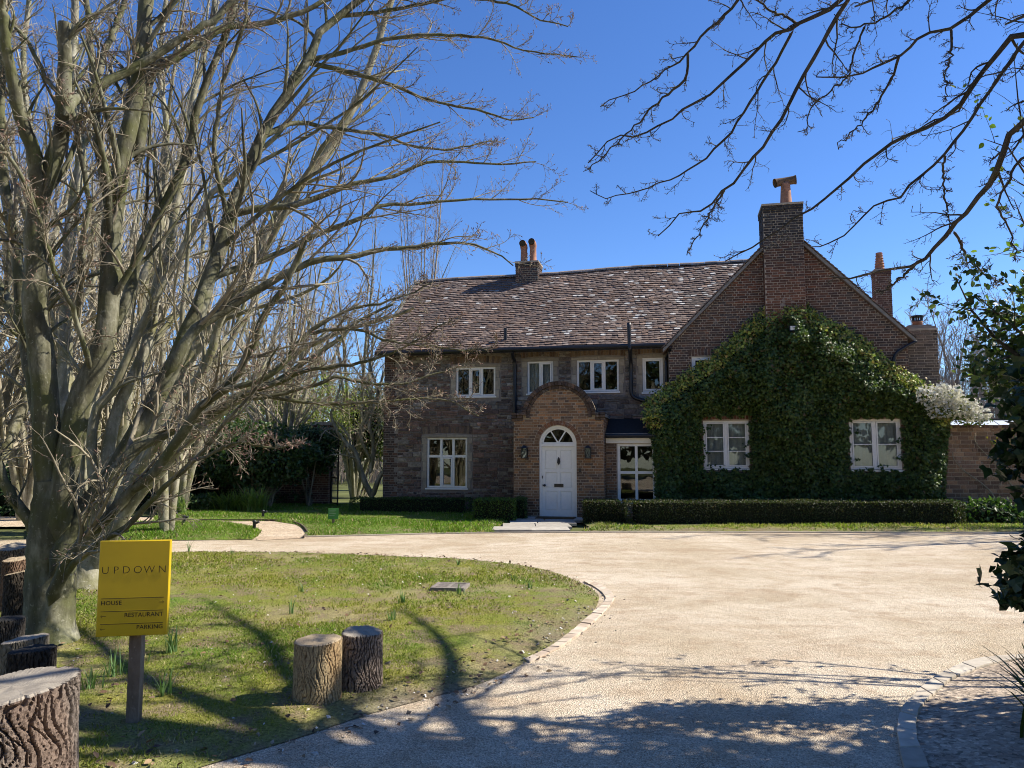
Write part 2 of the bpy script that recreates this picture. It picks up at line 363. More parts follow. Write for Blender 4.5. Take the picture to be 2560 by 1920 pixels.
blades('grass', ISL, zi, (-9, 1.2, 8.0, 13.1), 2200, .026, .008, .85, 22, 'short grass on the far half of the lawn island')
blades('grass', LB, zl, (-12, -4, 14.5, 20), 1500, .05, .013, .15, 23, 'bright green grass of the small strip by the path')
blades('grass', LC, zl, (-11, .5, 15.6, 25), 1100, .05, .014, .15, 24, 'bright green grass in front of the stone wall')
blades('grass', LR, zl, (1, 12.5, 16.3, 19), 900, .045, .014, .8, 25, 'thin grass of the verge under the long hedge')

# soil bed behind the curved kerb, lower right
KO = [(3300, 800), (2700, 780), (2212, 785), (2000, 800), (1850, 840), (1750, 890), (1650, 950), (1580, 1020), (1510, 1100), (1480, 1180), (1490, 1280), (1510, 1380), (1535, 1480), (1580, 1600)]
KI = [(3300, 824), (2700, 803), (2212, 808), (2050, 835), (1930, 870), (1800, 925), (1720, 990), (1640, 1062), (1600, 1130), (1590, 1205), (1600, 1290), (1640, 1370), (1675, 1470), (1730, 1590)]
k2s = lambda p: gnd(p[0] / 2.304 + 1600, p[1] / 2.304 + 1300)[:2]
KO = smooth_line([k2s(p) for p in KO], 200); KI = smooth_line([k2s(p) for p in KI], 200)
BED = np.vstack((KI[::8], [(2.2, 1.2), (9, 1.2), (9, 6.1)]))
bed = sheet('soil_bed', BED, lambda x, y, d: .006 + .05 * np.clip(d / .6, 0, 1) + .02 * fnoise(x, y, 4, 8) * np.clip(d * 2, 0, 1), .12, MT['soil'])
tag(bed, 'bare leafy soil bed inside the curved kerb', 'soil bed', kind='structure')
def kerb_run(root, A, B, length, h, gap, mat, tints, seed):
    r = np.random.default_rng(seed); L = np.concatenate(([0], np.cumsum(np.linalg.norm(np.diff((A + B) / 2, axis=0), axis=1))))
    n = int(L[-1] / length)
    for k in range(n):
        q = [np.interp((np.array((k + gap, k + .5, k + 1 - gap))) * L[-1] / n, L, c) for c in (A[:, 0], A[:, 1], B[:, 0], B[:, 1])]
        a = np.column_stack((q[0], q[1])); b = np.column_stack((q[2], q[3])); hh = h + r.uniform(-.004, .006)
        out = np.vstack((a, b[::-1])) + r.normal(0, .0025, (6, 2)); c = out.mean(0); ins = c + (out - c) * .965
        V = np.vstack((np.column_stack((out, np.full(6, -.05))), np.column_stack((out, np.full(6, hh - .008))), np.column_stack((ins, np.full(6, hh)))))
        F = [(i, (i + 1) % 6, 6 + (i + 1) % 6, 6 + i) for i in range(6)] + [(6 + i, 6 + (i + 1) % 6, 12 + (i + 1) % 6, 12 + i) for i in range(6)] + [tuple(range(12, 18))]
        if np.cross(out[1] - out[0], out[2] - out[1]) < 0 or True: pass
        mb = MB(); mb.add(V, F, np.array(tints[r.integers(len(tints))]) * r.uniform(.85, 1.12)); mb.obj('kerb_stone', mat, root)
kr = tag(empty('kerb', (0, 0, 0)), 'curved run of pale flush kerb stones round the soil bed', 'kerb', kind='structure')
kerb_run(kr, KO, KI, .3, .022, .012, MT['dress'], [(.44, .385, .305), (.48, .43, .35), (.40, .355, .285)], 3)
SO = [(1930, 337), (2000, 362), (2060, 408), (2064, 450), (2004, 522), (1904, 612), (1800, 692), (1690, 748), (1600, 790)]
SI = [(1898, 345), (1964, 376), (2014, 420), (2014, 455), (1950, 518), (1850, 604), (1742, 690), (1650, 738), (1570, 778)]
s2 = lambda p: gnd(p[0] / 2.212 + 600, p[1] / 2.212 + 1300)[:2]
kr2 = tag(empty('kerb', (0, 0, 0)), 'worn stone setts edging the tip of the lawn island', 'kerb', kind='structure')
kerb_run(kr2, smooth_line([s2(p) for p in SO], 160), smooth_line([s2(p) for p in SI], 160), .16, .014, .02, MT['dress'], [(.46, .38, .29), (.50, .42, .33), (.40, .32, .24)], 4)
# thin edging boards at the far side of the drive and path
eb = MB()
for line in ([gd(657, 1160), gd(800, 1157), gd(950, 1153), gd(1066, 1151.5)], [gd(1250, 1150), gd(1600, 1150), gd(2200, 1152)], [gd(1066, 1151.5), gd(1250, 1150.5)]):
    for p, q in zip(line, line[1:]):
        e = unit(q - p); nrm = np.array((-e[1], e[0], 0)) * .02
        eb.add([p - nrm, q - nrm, q + nrm, p + nrm] + [v + np.array((0, 0, .022)) for v in (p - nrm, q - nrm, q + nrm, p + nrm)], BOXF, (.5, .44, .35))
tag(eb.obj('edging', MT['dress']), 'low pale edging strip along the far side of drive', 'edging', kind='structure')
eb = MB()
pl = smooth_line([gd(655, 1163), gd(664, 1152), gd(645, 1134), gd(600, 1126.5), gd(520, 1126), gd(430, 1126)], 20)
for p, q in zip(pl, pl[1:]):
    e = unit(q - p); nrm = np.array((-e[1], e[0], 0)) * .012
    eb.add([p - nrm, q - nrm, q + nrm, p + nrm] + [v + np.array((0, 0, .05)) for v in (p - nrm, q - nrm, q + nrm, p + nrm)], BOXF, (.10, .08, .06))
tag(eb.obj('edging', MT['dress']), 'dark metal edging around the golden path', 'edging', kind='structure')

# paving at the front door
pv = tag(empty('paving', (0, 0, 0)), 'pale stone slabs between the front door and drive', 'paving', kind='structure')
r = np.random.default_rng(9)
for (x0, x1, y0, y1) in [(-.42, .42, 16.47, 17.25), (.43, 1.22, 16.47, 17.25), (-.22, .5, 17.27, 18.1), (.52, 1.32, 17.27, 18.1), (-.05, .6, 18.12, 18.9), (.62, 1.5, 18.12, 18.9), (.1, .78, 18.92, 19.6), (.8, 1.75, 18.92, 19.6), (.2, 1.0, 19.62, 20.5), (1.02, 1.9, 19.62, 20.5)]:
    z = .048 + r.uniform(-.004, .005); j = r.uniform(-.02, .02, (4, 2)); c = np.array([(x0, y0), (x1, y0), (x1, y1), (x0, y1)]) + j
    m = c.mean(0); i2 = m + (c - m) * .98
    V = np.vstack((np.column_stack((c, np.full(4, -.02))), np.column_stack((c, np.full(4, z - .008))), np.column_stack((i2, np.full(4, z)))))
    MB().add(V, [(0, 1, 5, 4), (1, 2, 6, 5), (2, 3, 7, 6), (3, 0, 4, 7), (4, 5, 9, 8), (5, 6, 10, 9), (6, 7, 11, 10), (7, 4, 8, 11), (8, 9, 10, 11)], np.array((.36, .33, .28)) * r.uniform(.85, 1.15)).obj('slab', MT['dress'], pv)
# ---------------------------------------------------------------- the house
house = tag(empty('farmhouse', HO, -YAW), 'old brick and stone farmhouse with tiled roof and arched porch', 'house')
class Pl:
    def __init__(s, O, U, W, N): s.O, s.U, s.W, s.N = map(lambda v: np.array(v, float), (O, U, W, N))
    def __call__(s, u, w, d): u, w, d = np.broadcast_arrays(*(np.asarray(q, float) for q in (u, w, d))); return s.O + u[..., None] * s.U + w[..., None] * s.W + d[..., None] * s.N
def front(b): return Pl((0, b, 0), (1, 0, 0), (0, 0, 1), (0, -1, 0))
def cut(ints, c):
    if c is None: return ints
    out = []
    for a, b in ints:
        if c[1] <= a or c[0] >= b: out.append((a, b)); continue
        if c[0] > a: out.append((a, c[0]))
        if c[1] < b: out.append((c[1], b))
    return out
def rect(a0, a1, z0, z1): return lambda w: (a0, a1) if z0 < w < z1 else None
def at_row(base, holes, w):
    i = base(w); i = [i] if i and i[1] > i[0] else []
    for h in holes: i = cut(i, h(w))
    return i
def backing(mb, pl, base, holes, z0, z1, dz, thick):
    n = int(round((z1 - z0) / dz)); prev = None
    runs = []
    for k in range(n):
        i = [(round(a, 3), round(b, 3)) for a, b in at_row(base, holes, z0 + (k + .5) * (z1 - z0) / n)]
        if runs and runs[-1][0] == i: runs[-1][2] = k + 1
        else: runs.append([i, k, k + 1])
    for i, k0, k1 in runs:
        for a, b in i:
            wa, wb = z0 + k0 * (z1 - z0) / n, z0 + k1 * (z1 - z0) / n
            V = pl(np.array([a, b, b, a, a, b, b, a]), np.array([wa, wa, wb, wb] * 2), np.array([0] * 4 + [-thick] * 4))
            mb.add(V, [(0, 1, 2, 3), (7, 6, 5, 4), (0, 4, 5, 1), (1, 5, 6, 2), (2, 6, 7, 3), (3, 7, 4, 0)], (.3, .25, .2))
    return mb
def slab_piece(pl, q, d, r, ins=.004, jit=.002):
    """q (n,2) outline in the wall plane -> one brick or stone standing d proud of the mortar"""
    q = np.asarray(q, float) + r.uniform(-jit, jit, (len(q), 2)); n = len(q); c = q.mean(0)
    e = q - c; inner = c + e * (1 - ins / np.maximum(np.abs(e).max(0), ins * 2))
    dd = d + r.uniform(-.35, .35, n) * d * .5
    V = np.vstack((pl(q[:, 0], q[:, 1], np.full(n, -.01)), pl(q[:, 0], q[:, 1], dd * .7), pl(inner[:, 0], inner[:, 1], dd)))
    F = [(i, (i + 1) % n, n + (i + 1) % n, n + i) for i in range(n)] + [(n + i, n + (i + 1) % n, 2 * n + (i + 1) % n, 2 * n + i) for i in range(n)] + [tuple(range(2 * n, 3 * n))]
    return V, F
def brick_piece(pl, a, b, w0, w1, d, r):
    q = np.array([(a, w0), (b, w0), (b, w1), (a, w1)]) + r.uniform(-.002, .002, (4, 2)); dd = d + r.uniform(-.003, .004)
    i = np.array([(.003, .003), (-.003, .003), (-.003, -.003), (.003, -.003)]); q2 = q + i
    V = np.vstack((pl(q[:, 0], q[:, 1], np.full(4, -.006)), pl(q2[:, 0], q2[:, 1], np.full(4, dd))))
    return V, [(0, 1, 5, 4), (1, 2, 6, 5), (2, 3, 7, 6), (3, 0, 4, 7), (4, 5, 6, 7)]
def bricks(pl, base, holes, z0, z1, gauge, tintf, seed, d=.008, joint=.011, bond='flemish', L=.222):
    r = np.random.default_rng(seed); out = []; n = int(round((z1 - z0) / gauge)); g = (z1 - z0) / n
    for k in range(n):
        w0, w1 = z0 + k * g + joint / 2, z0 + (k + 1) * g - joint / 2; wm = (w0 + w1) / 2
        ints = at_row(base, holes, wm)
        if not ints: continue
        u = min(i[0] for i in ints) - .3 - (k % 2) * L * .75 + r.uniform(-.01, .01); u = math.floor(u / (L * 1.5)) * L * 1.5 - (k % 2) * L * .75; end = max(i[1] for i in ints); j = 0
        while u < end:
            ln = L if (bond == 'stretcher' or j % 2 == 0) else L / 2
            if r.uniform() < .12: ln = L if ln < L else L / 2
            a, b = u + joint / 2, u + ln - joint / 2
            for s, e in ints:
                aa, bb = max(a, s + .002), min(b, e - .002)
                if bb - aa > .03: out.append((*brick_piece(pl, aa, bb, w0, w1, d, r), tintf(aa, wm, r), (bb - aa) * (w1 - w0)))
            u += ln; j += 1
    return out
def voussoirs(pl, cu, cw, r0, r1, t0, t1, n, d, tintf, seed, gap=.05):
    r = np.random.default_rng(seed); out = []
    for k in range(n):
        a0, a1 = t0 + (t1 - t0) * (k + gap) / n, t0 + (t1 - t0) * (k + 1 - gap) / n
        q = np.array([(cu + rr * math.cos(t), cw + rr * math.sin(t)) for rr, t in ((r0, a0), (r1, a0), (r1, a1), (r0, a1))])
        if np.cross(q[1] - q[0], q[2] - q[1]) < 0: q = q[::-1]
        out.append((*slab_piece(pl, q, d, r, .003, .0015), tintf(cu, cw, r), (r1 - r0) * r1 * abs(a1 - a0)))
    return out
def soldiers(pl, a0, a1, z0, h, rise, n, d, tintf, seed):
    r = np.random.default_rng(seed); out = []; am = (a0 + a1) / 2; hw = (a1 - a0) / 2
    f = lambda a: z0 + rise * (1 - ((a - am) / hw) ** 2)
    for k in range(n):
        a, b = a0 + (a1 - a0) * (k + .07) / n, a0 + (a1 - a0) * (k + .93) / n; sp = 1 + .13 * h / hw
        q = [(a, f(a)), (b, f(b)), (am + (b - am) * sp, f(b) + h), (am + (a - am) * sp, f(a) + h)]
        out.append((*slab_piece(pl, q, d, r, .003, .002), tintf(a, z0, r), h * (b - a)))
    return out
def rubble(pl, base, holes, z0, z1, tintf, seed):
    r = np.random.default_rng(seed); out = []; w = z0
    while w < z1 - .03:
        h = min(r.choice([.055, .075, .095, .12, .15]) * r.uniform(.9, 1.1), z1 - w); wm = w + h / 2
        for s, e in at_row(base, holes, wm):
            u = s
            while u < e - .03:
                ln = h * r.uniform(1.1, 3.2); 
                if u + ln > e - .07: ln = e - u
                halves = [(w, w + h)] if (h < .12 or r.uniform() < .6) else [(w, w + h * .48), (w + h * .48, w + h)]
                for wa, wb in halves:
                    j = .009; a, b, c, dd = u + j, u + ln - j, wa + j * .8, wb - j * .8; hh = dd - c
                    k = min(.35 * hh, .03)
                    q = np.array([(a + k * r.uniform(.2, 1), c), (b - k * r.uniform(.2, 1), c), (b, c + k * r.uniform(.2, 1)), (b, dd - k * r.uniform(.2, 1)), (b - k * r.uniform(.2, 1), dd), (a + k * r.uniform(.2, 1), dd), (a, dd - k * r.uniform(.2, 1)), (a, c + k * r.uniform(.2, 1))])
                    q[:, 1] += .02 * math.sin(u * 2.1 + w * 3)
                    out.append((*slab_piece(pl, q, r.uniform(.012, .035), r, .012, .006), tintf(u, wm, r), (b - a) * hh))
                u += ln
        w += h
    return out
def emit(parent, name, pieces, mat, cap, restname, key=None):
    pieces = [p for p in pieces if len(p[0])]
    order = sorted(range(len(pieces)), key=key if key else (lambda i: -pieces[i][3]))
    for i in order[:cap]:
        V, F, t = pieces[i][:3]; MB().add(V, F, t).obj(name, mat, parent)
    rest = order[cap:]
    if rest:
        mb = MB()
        for i in rest: mb.add(*pieces[i][:3])
        o = mb.obj(restname, mat, parent); o['kind'] = 'stuff'
def B(*c): return [np.array(x) for x in c]
DARKBR = B((.092, .058, .042), (.078, .055, .045), (.11, .06, .04), (.066, .052, .046), (.125, .068, .045), (.085, .06, .048))
ORANGE = B((.25, .135, .068), (.20, .115, .062), (.28, .145, .068), (.15, .092, .056), (.23, .14, .08), (.12, .08, .056))
def bt(cols, jit=.25): return lambda u, w, r: cols[r.integers(len(cols))] * r.uniform(1 - jit, 1 + jit)
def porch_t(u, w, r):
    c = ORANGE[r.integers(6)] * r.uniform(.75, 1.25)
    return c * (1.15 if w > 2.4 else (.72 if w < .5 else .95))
STB = B((.15, .098, .076), (.12, .085, .07), (.17, .11, .082), (.15, .12, .098), (.22, .19, .15), (.10, .078, .066))
STG = B((.15, .135, .115), (.19, .17, .145), (.12, .105, .09), (.22, .20, .165), (.14, .11, .09))
def stone_t(u, w, r):
    g = np.clip(.22 + (w - 2.6) * .55 + (u - 4) * .12 + r.normal(0, .3), 0, 1)
    c = (STG if r.uniform() < g else STB); return c[r.integers(len(c))] * r.uniform(.75, 1.25) * (1.8 if r.uniform() < .025 else 1)

def hw(x0, x1, y0, y1, b):
    a0, za = hl(x0, (y0 + y1) / 2, b); a1, zb = hl(x1, (y0 + y1) / 2, b); xm = (x0 + x1) / 2
    return a0, a1, hl(xm, y1, b)[1], hl(xm, y0, b)[1]
W1 = hw(985, 1070, 793, 856, 0); W2 = hw(1139, 1195, 780, 850, 0); W3 = hw(1246, 1337, 777, 846, 0); W4 = hw(1388, 1432, 772.5, 847, 0)
W6 = hw(922, 1009, 945, 1054, 0); W5 = (8.80, 9.36, 3.50, 4.22); W7 = hw(1334, 1416, 958, 1084, -1.0)
W8 = hw(1520, 1618, 908, 1012, -.4); W9 = hw(1836, 1947, 905, 1015, -.4)

def pane(parent, a0, a1, z0, z1, b):
    MB().box(a0, a1, b, b + .006, z0, z1).obj('pane', MT['glass'], parent)
def window(dim, b, cols, rows, label, casement=(), bars=None, curtain=None, fr=.055, glazing=()):
    """white timber window: cols/rows are fractions of the opening; casement = (col,row) cells with an inner sash"""
    a0, a1, z0, z1 = dim; mb = MB(); yo, yi = b + .035, b + .105
    mb.box(a0, a0 + fr, yo, yi, z0, z1); mb.box(a1 - fr, a1, yo, yi, z0, z1); mb.box(a0 + fr, a1 - fr, yo + .002, yi, z1 - fr, z1); mb.box(a0 + fr, a1 - fr, yo + .002, yi, z0, z0 + fr)
    ca = [a0 + fr + (a1 - a0 - 2 * fr) * c for c in np.concatenate(([0], np.cumsum(cols) / sum(cols)))]
    rz = [z0 + fr + (z1 - z0 - 2 * fr) * c for c in np.concatenate(([0], np.cumsum(rows) / sum(rows)))]
    m = .034
    for c in ca[1:-1]: mb.box(c - m, c + m, yo + .004, yi, z0 + fr, z1 - fr)
    for z in rz[1:-1]:
        for i in range(len(cols)): mb.box(ca[i] + (m if i else 0), ca[i + 1] - (m if i < len(cols) - 1 else 0), yo + .006, yi, z - m, z + m)
    w = mb.obj('window', MT['white'], house)
    if label: w['label'] = label
    for i in range(len(cols)):
        for j in range(len(rows)):
            p0, p1 = ca[i] + (m if i else 0), ca[i + 1] - (m if i < len(cols) - 1 else 0)
            q0, q1 = rz[j] + (m if j else 0), rz[j + 1] - (m if j < len(rows) - 1 else 0)
            if (i, j) in casement:
                s = MB(); t = .036
                s.box(p0 + .004, p0 + t, yo - .014, yi - .02, q0 + .004, q1 - .004); s.box(p1 - t, p1 - .004, yo - .014, yi - .02, q0 + .004, q1 - .004)
                s.box(p0 + t, p1 - t, yo - .012, yi - .02, q0 + .004, q0 + t); s.box(p0 + t, p1 - t, yo - .012, yi - .02, q1 - t, q1 - .004)
                s.obj('sash', MT['white'], w); p0, p1, q0, q1 = p0 + t, p1 - t, q0 + t, q1 - t
            gb = glazing == 'all'
            nb = bars if (bars and gb) else 1
            for k in range(nb):
                za, zb = q0 + (q1 - q0) * k / nb, q0 + (q1 - q0) * (k + 1) / nb
                if k: MB().box(p0, p1, yo + .012, yo + .05, za - .011, za + .011).obj('glazing_bar', MT['white'], w)
                pane(w, p0, p1, za + (.011 if k else 0), zb - (.011 if k < nb - 1 else 0), yo + .03)
    s = MB(); s.box(a0 - .03, a1 + .03, b - .045, b + .034, z0 - .045, z0 - .003); s.obj('sill', MT['white'], w)
    if curtain:
        x = np.linspace(a0 + fr, a1 - fr, 60); yb = b + .155 + .02 * np.sin(x * 55) + .012 * np.sin(x * 131 + 1)
        V = np.concatenate([np.column_stack((x, yb + .004 * k, np.full(60, z))) for k, z in enumerate((z0 + .02, z1 - .05))])
        k = [i for i in range(59) if not (curtain < 1 and abs((x[i] - a0) / (a1 - a0) - .5) < (1 - curtain) / 2)]
        F = np.array([(i, i + 1, 61 + i, 60 + i) for i in k]); ob('curtain', mesh_np('curtain', V, [F], (.6, .6, .6), True), MT['curtain'], w)
    return w
window(W1, 0, (1, 1, 1), (1,), 'three-light upper window behind the beech twigs', ((1, 0),))
window(W2, 0, (1, 1), (1,), 'two-light upper window with net curtain above the porch', ((1, 0),), curtain=1)
window(W3, 0, (1, 1, 1), (1,), 'three-light upper window right of the porch arch', ((1, 0),))
window(W4, 0, (1,), (1,), 'single narrow casement beside the tall vent pipe', ((0, 0),))
window(W5, -.4, (1,), (1,), 'small upper window half buried in ivy', ((0, 0),))
window(W6, 0, (1, 1, 1), (1.75, 1), 'six-light mullioned ground floor window in stone wall', ((1, 0),))
window(W7, -1.0, (1, 1), (1, 1), 'large four-pane window between porch and ivy', fr=.07)
window(W8, -.4, (1, 1), (1,), 'white casement with glazing bars and net curtains in ivy', ((0, 0), (1, 0)), bars=3, curtain=1, fr=.05, glazing='all')
window(W9, -.4, (1, 1), (1,), 'white casement in ivy nearest the garden wall', ((0, 0), (1, 0)), bars=2, curtain=1, fr=.06, glazing='all')

# main front wall: rubble stone, brick quoin at the corner, dressed stone round the windows
grow = lambda W, s, t, u: rect(W[0] - s, W[1] + s, W[2] - t, W[3] + u)
holes = [rect(*W) for W in (W1, W2, W3, W4, W6)]
mw = lambda w: (0, 8.5)
wall = backing(MB(), front(0), mw, holes, 0, 4.66, .02, .35).obj('front_wall', MT['mortar2'], house); wall['label'] = 'rubble stone front wall with brick corner'
stones = []
for i, W in enumerate((W1, W2, W3, W4, W6)):
    r = np.random.default_rng(60 + i); dt = lambda u, w, r: np.array((.30, .26, .195)) * r.uniform(.8, 1.15)
    z = W[2] - .06; k = 0; ps = []
    while z < W[3] - .02:
        h = min(r.uniform(.2, .34), W[3] - z); sw = .15 if k % 2 else .11
        for a, b in ((W[0] - sw, W[0] - .004), (W[1] + .004, W[1] + sw)):
            ps.append((*slab_piece(front(0), [(a, z + .004), (b, z + .004), (b, z + h - .004), (a, z + h - .004)], .016, r, .006), dt(0, 0, r), .1))
        z += h; k += 1
    am = (W[0] + W[1]) / 2
    for a, b in ((W[0] - .15, am - .004), (am + .004, W[1] + .15)):
        ps.append((*slab_piece(front(0), [(a, W[3] + .004), (b, W[3] + .004), (b, W[3] + (.06 if b > am + .1 else .1)), (a, W[3] + (.06 if a < am - .1 else .1))], .016, r, .006), dt(0, 0, r), .1))
    emit(wall, 'dressing_stone', ps, MT['dress'], 60, 'dressing')
    emit(wall, 'arch_brick', soldiers(front(0), W[0] - .2, W[1] + .2, W[3] + .085, .19 if i < 4 else .21, .05, int((W[1] - W[0] + .4) / .075), .012, bt(B((.16, .11, .07), (.13, .085, .06), (.19, .14, .095), (.10, .075, .06))), 70 + i), MT['brick'], 60, 'arch')
excl = [grow(W, .165, .08, .34) for W in (W1, W2, W3, W4)] + [grow(W6, .165, .08, .36), rect(0, .44, 0, 4.7), rect(8.2, 8.6, 0, 5), rect(4.3, 6.45, 0, 2.5), rect(6.6, 8.5, 0, 1.95)]
emit(wall, 'stone', rubble(front(0), mw, excl, .02, 4.62, stone_t, 31), MT['stone'], 300, 'stonework')
emit(wall, 'quoin_brick', bricks(front(0), lambda w: (0, .44 if int(w / .14) % 2 else .34), [], .02, 4.62, .07, bt(DARKBR, .3), 32), MT['brick'], 130, 'quoin')

# porch
PB, PA0, PA1, PC, PR, PZ = -1.5, hl(1110, 1000, -1.5)[0], hl(1304, 1000, -1.5)[0], hl(1207, 900, -1.5)[0], .96, 2.56
SH = 2.655; DC = hl(1205, 1000, -1.5)[0]; DR = .485; DZ = 1.905
def porch_i(w):
    if w < SH: return (PA0, PA1)
    h = PR ** 2 - (w - PZ) ** 2
    return (PC - math.sqrt(h), PC + math.sqrt(h)) if h > 0 else None
def door_h(w):
    if w < DZ: return (DC - DR, DC + DR)
    h = DR ** 2 - (w - DZ) ** 2
    return (DC - math.sqrt(h), DC + math.sqrt(h)) if h > 0 else None
def ring_h(rad, z, c, upto=9):
    def f(w):
        h = rad ** 2 - (w - z) ** 2
        return (c - math.sqrt(h), c + math.sqrt(h)) if (w > z and h > 0) else None
    return f
porch = backing(MB(), front(PB), porch_i, [door_h], 0, 3.52, .01, .28)
for s, a in ((-1, PA0), (1, PA1)):
    x0, x1 = (a, a + .25) if s < 0 else (a - .25, a)
    porch.box(x0, x1, PB + .282, -.002, 0, SH - .05)
porch = porch.obj('porch', MT['mortar'], house); porch['label'] = 'orange brick porch with round-topped gable'
pin = lambda w: (lambda i: (max(i[0], PC - math.sqrt(max(0, (PR - .19) ** 2 - (w - PZ) ** 2))) if w > PZ else i[0], min(i[1], PC + math.sqrt(max(0, (PR - .19) ** 2 - (w - PZ) ** 2))) if w > PZ else i[1]) if i else None)(porch_i(w) if w < PZ + PR - .19 else None)
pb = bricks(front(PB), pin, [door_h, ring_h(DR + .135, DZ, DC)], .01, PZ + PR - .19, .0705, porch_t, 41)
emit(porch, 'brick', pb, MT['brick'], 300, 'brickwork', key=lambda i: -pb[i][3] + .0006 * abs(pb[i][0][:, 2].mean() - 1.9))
emit(porch, 'arch_brick', voussoirs(front(PB), DC, DZ, DR + .012, DR + .125, .02, math.pi - .02, 21, .012, bt(B((.22, .10, .05), (.17, .085, .05), (.20, .12, .07)), .2), 42), MT['brick'], 40, 'x')
CO = B((.085, .06, .045), (.07, .052, .042), (.11, .075, .055))
t0 = math.asin((SH - PZ) / PR)
emit(porch, 'coping_brick', voussoirs(front(PB), PC, PZ, PR - .095, PR + .015, t0, math.pi - t0, 30, .10, bt(CO), 43, .02) + voussoirs(front(PB), PC, PZ, PR - .185, PR - .1, .03, math.pi - .03, 28, .05, bt(CO), 44, .02), MT['brick'], 80, 'x')
cp = []
r = np.random.default_rng(45)
for a0_, a1_ in ((PA0 - .06, PC - PR + .02), (PC + PR - .02, PA1 + .06)):
    for z0_, z1_, d_ in ((SH - .005, SH + .06, .10), (SH - .075, SH - .01, .08), (SH - .145, SH - .08, .04)):
        n = 2
        for k in range(n):
            a, b = a0_ + (a1_ - a0_) * k / n + .004, a0_ + (a1_ - a0_) * (k + 1) / n - .004
            q = np.array([(a, z0_), (b, z0_), (b, z1_), (a, z1_)]); cp.append((*slab_piece(front(PB), q, d_, r, .004), CO[r.integers(3)] * r.uniform(.8, 1.2), .02))
emit(porch, 'coping_brick', cp, MT['brick'], 40, 'x')
sd = Pl((PA1, PB, 0), (0, 1, 0), (0, 0, 1), (1, 0, 0)); sd0 = Pl((PA0, 0, 0), (0, -1, 0), (0, 0, 1), (-1, 0, 0))
emit(porch, 'brick', bricks(sd, lambda w: (0, 1.49), [], .01, SH - .06, .0705, bt(ORANGE), 46), MT['brick'], 0, 'side_brickwork')
emit(porch, 'brick', bricks(sd0, lambda w: (0.01, 1.5), [], .01, SH - .06, .0705, bt(ORANGE), 47), MT['brick'], 0, 'side_brickwork')
cap = MB()
for a0_, a1_ in ((PA1 - .24, PA1 + .05), (PA0 - .05, PA0 + .24)): cap.box(a0_, a1_, PB + .01, -.002, SH - .05, SH + .03)
cap.obj('coping', MT['board'], porch)
th = np.linspace(0, math.pi, 25); vl = MB()
for k in range(24):
    q = [(PC + (PR - .05) * math.cos(t), PZ - .03 + (PR - .05) * math.sin(t)) for t in (th[k], th[k + 1])]; q2 = [(PC + (PR - .1) * math.cos(t), PZ - .03 + (PR - .1) * math.sin(t)) for t in (th[k], th[k + 1])]
    vl.add([(q[0][0], PB + .28, q[0][1]), (q[1][0], PB + .28, q[1][1]), (q[1][0], -.003, q[1][1]), (q[0][0], -.003, q[0][1]), (q2[0][0], PB + .28, q2[0][1]), (q2[1][0], PB + .28, q2[1][1]), (q2[1][0], -.003, q2[1][1]), (q2[0][0], -.003, q2[0][1])], BOXF, (.1, .1, .1))
vl.obj('porch_roof', MT['lead'], porch)
# door, frame and fanlight
fb = PB + .07; fr = MB(); ins = .055
def arc_box(mb, c, z, r0, r1, t0, t1, n, y0, y1):
    for k in range(n):
        a, b = t0 + (t1 - t0) * k / n, t0 + (t1 - t0) * (k + 1) / n
        P = [(c + rr * math.cos(t), z + rr * math.sin(t)) for rr, t in ((r0, a), (r1, a), (r1, b), (r0, b))]
        mb.add([(p[0], y, p[1]) for y in (y0, y1) for p in P], [(0, 1, 2, 3), (7, 6, 5, 4), (0, 4, 5, 1), (1, 5, 6, 2), (2, 6, 7, 3), (3, 7, 4, 0)])
arc_box(fr, DC, DZ, DR - ins, DR, 0, math.pi, 26, fb - .03, fb + .09)
for a, b in ((DC - DR, DC - DR + ins), (DC + DR - ins, DC + DR)): fr.box(a, b, fb - .03, fb + .09, .03, DZ)
fr.box(DC - DR + ins, DC + DR - ins, fb - .027, fb + .09, DZ - .055, DZ + .01); fr.box(DC - DR - .0, DC + DR, fb - .06, fb + .1, .0, .045)
dfr = fr.obj('door_frame', MT['white'], house)
fl = MB(); arc_box(fl, DC, DZ, DR - ins - .045, DR - ins - .002, 0.0, math.pi, 24, fb, fb + .05); fl.box(DC - DR + ins, DC + DR - ins, fb, fb + .05, DZ + .012, DZ + .05)
for s in (-1, 1):
    t = math.pi / 2 + s * .56; e = np.array((math.cos(t), math.sin(t))); n = np.array((-e[1], e[0])) * .016; c = np.array((DC, DZ + .03)); t_ = c + e * (DR - ins - .02)
    fl.add([(p[0], y, p[1]) for y in (fb + .003, fb + .045) for p in (c - n, t_ - n, t_ + n, c + n)], [(0, 1, 2, 3), (7, 6, 5, 4), (0, 4, 5, 1), (1, 5, 6, 2), (2, 6, 7, 3), (3, 7, 4, 0)])
flo = fl.obj('fanlight', MT['white'], house)
for t0_, t1_ in ((.03, math.pi / 2 - .58), (math.pi / 2 - .54, math.pi / 2 + .54), (math.pi / 2 + .58, math.pi - .03)):
    pts = [(DC, DZ + .035)] + [(DC + (DR - ins - .03) * math.cos(t), DZ + .03 + (DR - ins - .05) * math.sin(t)) for t in np.linspace(t0_, t1_, 8)]
    n = len(pts); ob('pane', mesh_np('pane', [(p[0], y, p[1]) for y in (fb + .024, fb + .03) for p in pts], [np.array([(i, (i + 1) % n, n + (i + 1) % n, n + i) for i in range(n)]), np.array([list(range(n))]), np.array([list(range(2 * n - 1, n - 1, -1))])]), MT['glass'], flo)
L0, L1, Z0, Z1 = DC - DR + ins + .003, DC + DR - ins - .003, .05, DZ - .058; dy = fb + .02
dm = MB(); st = .085
mid = DC + .01
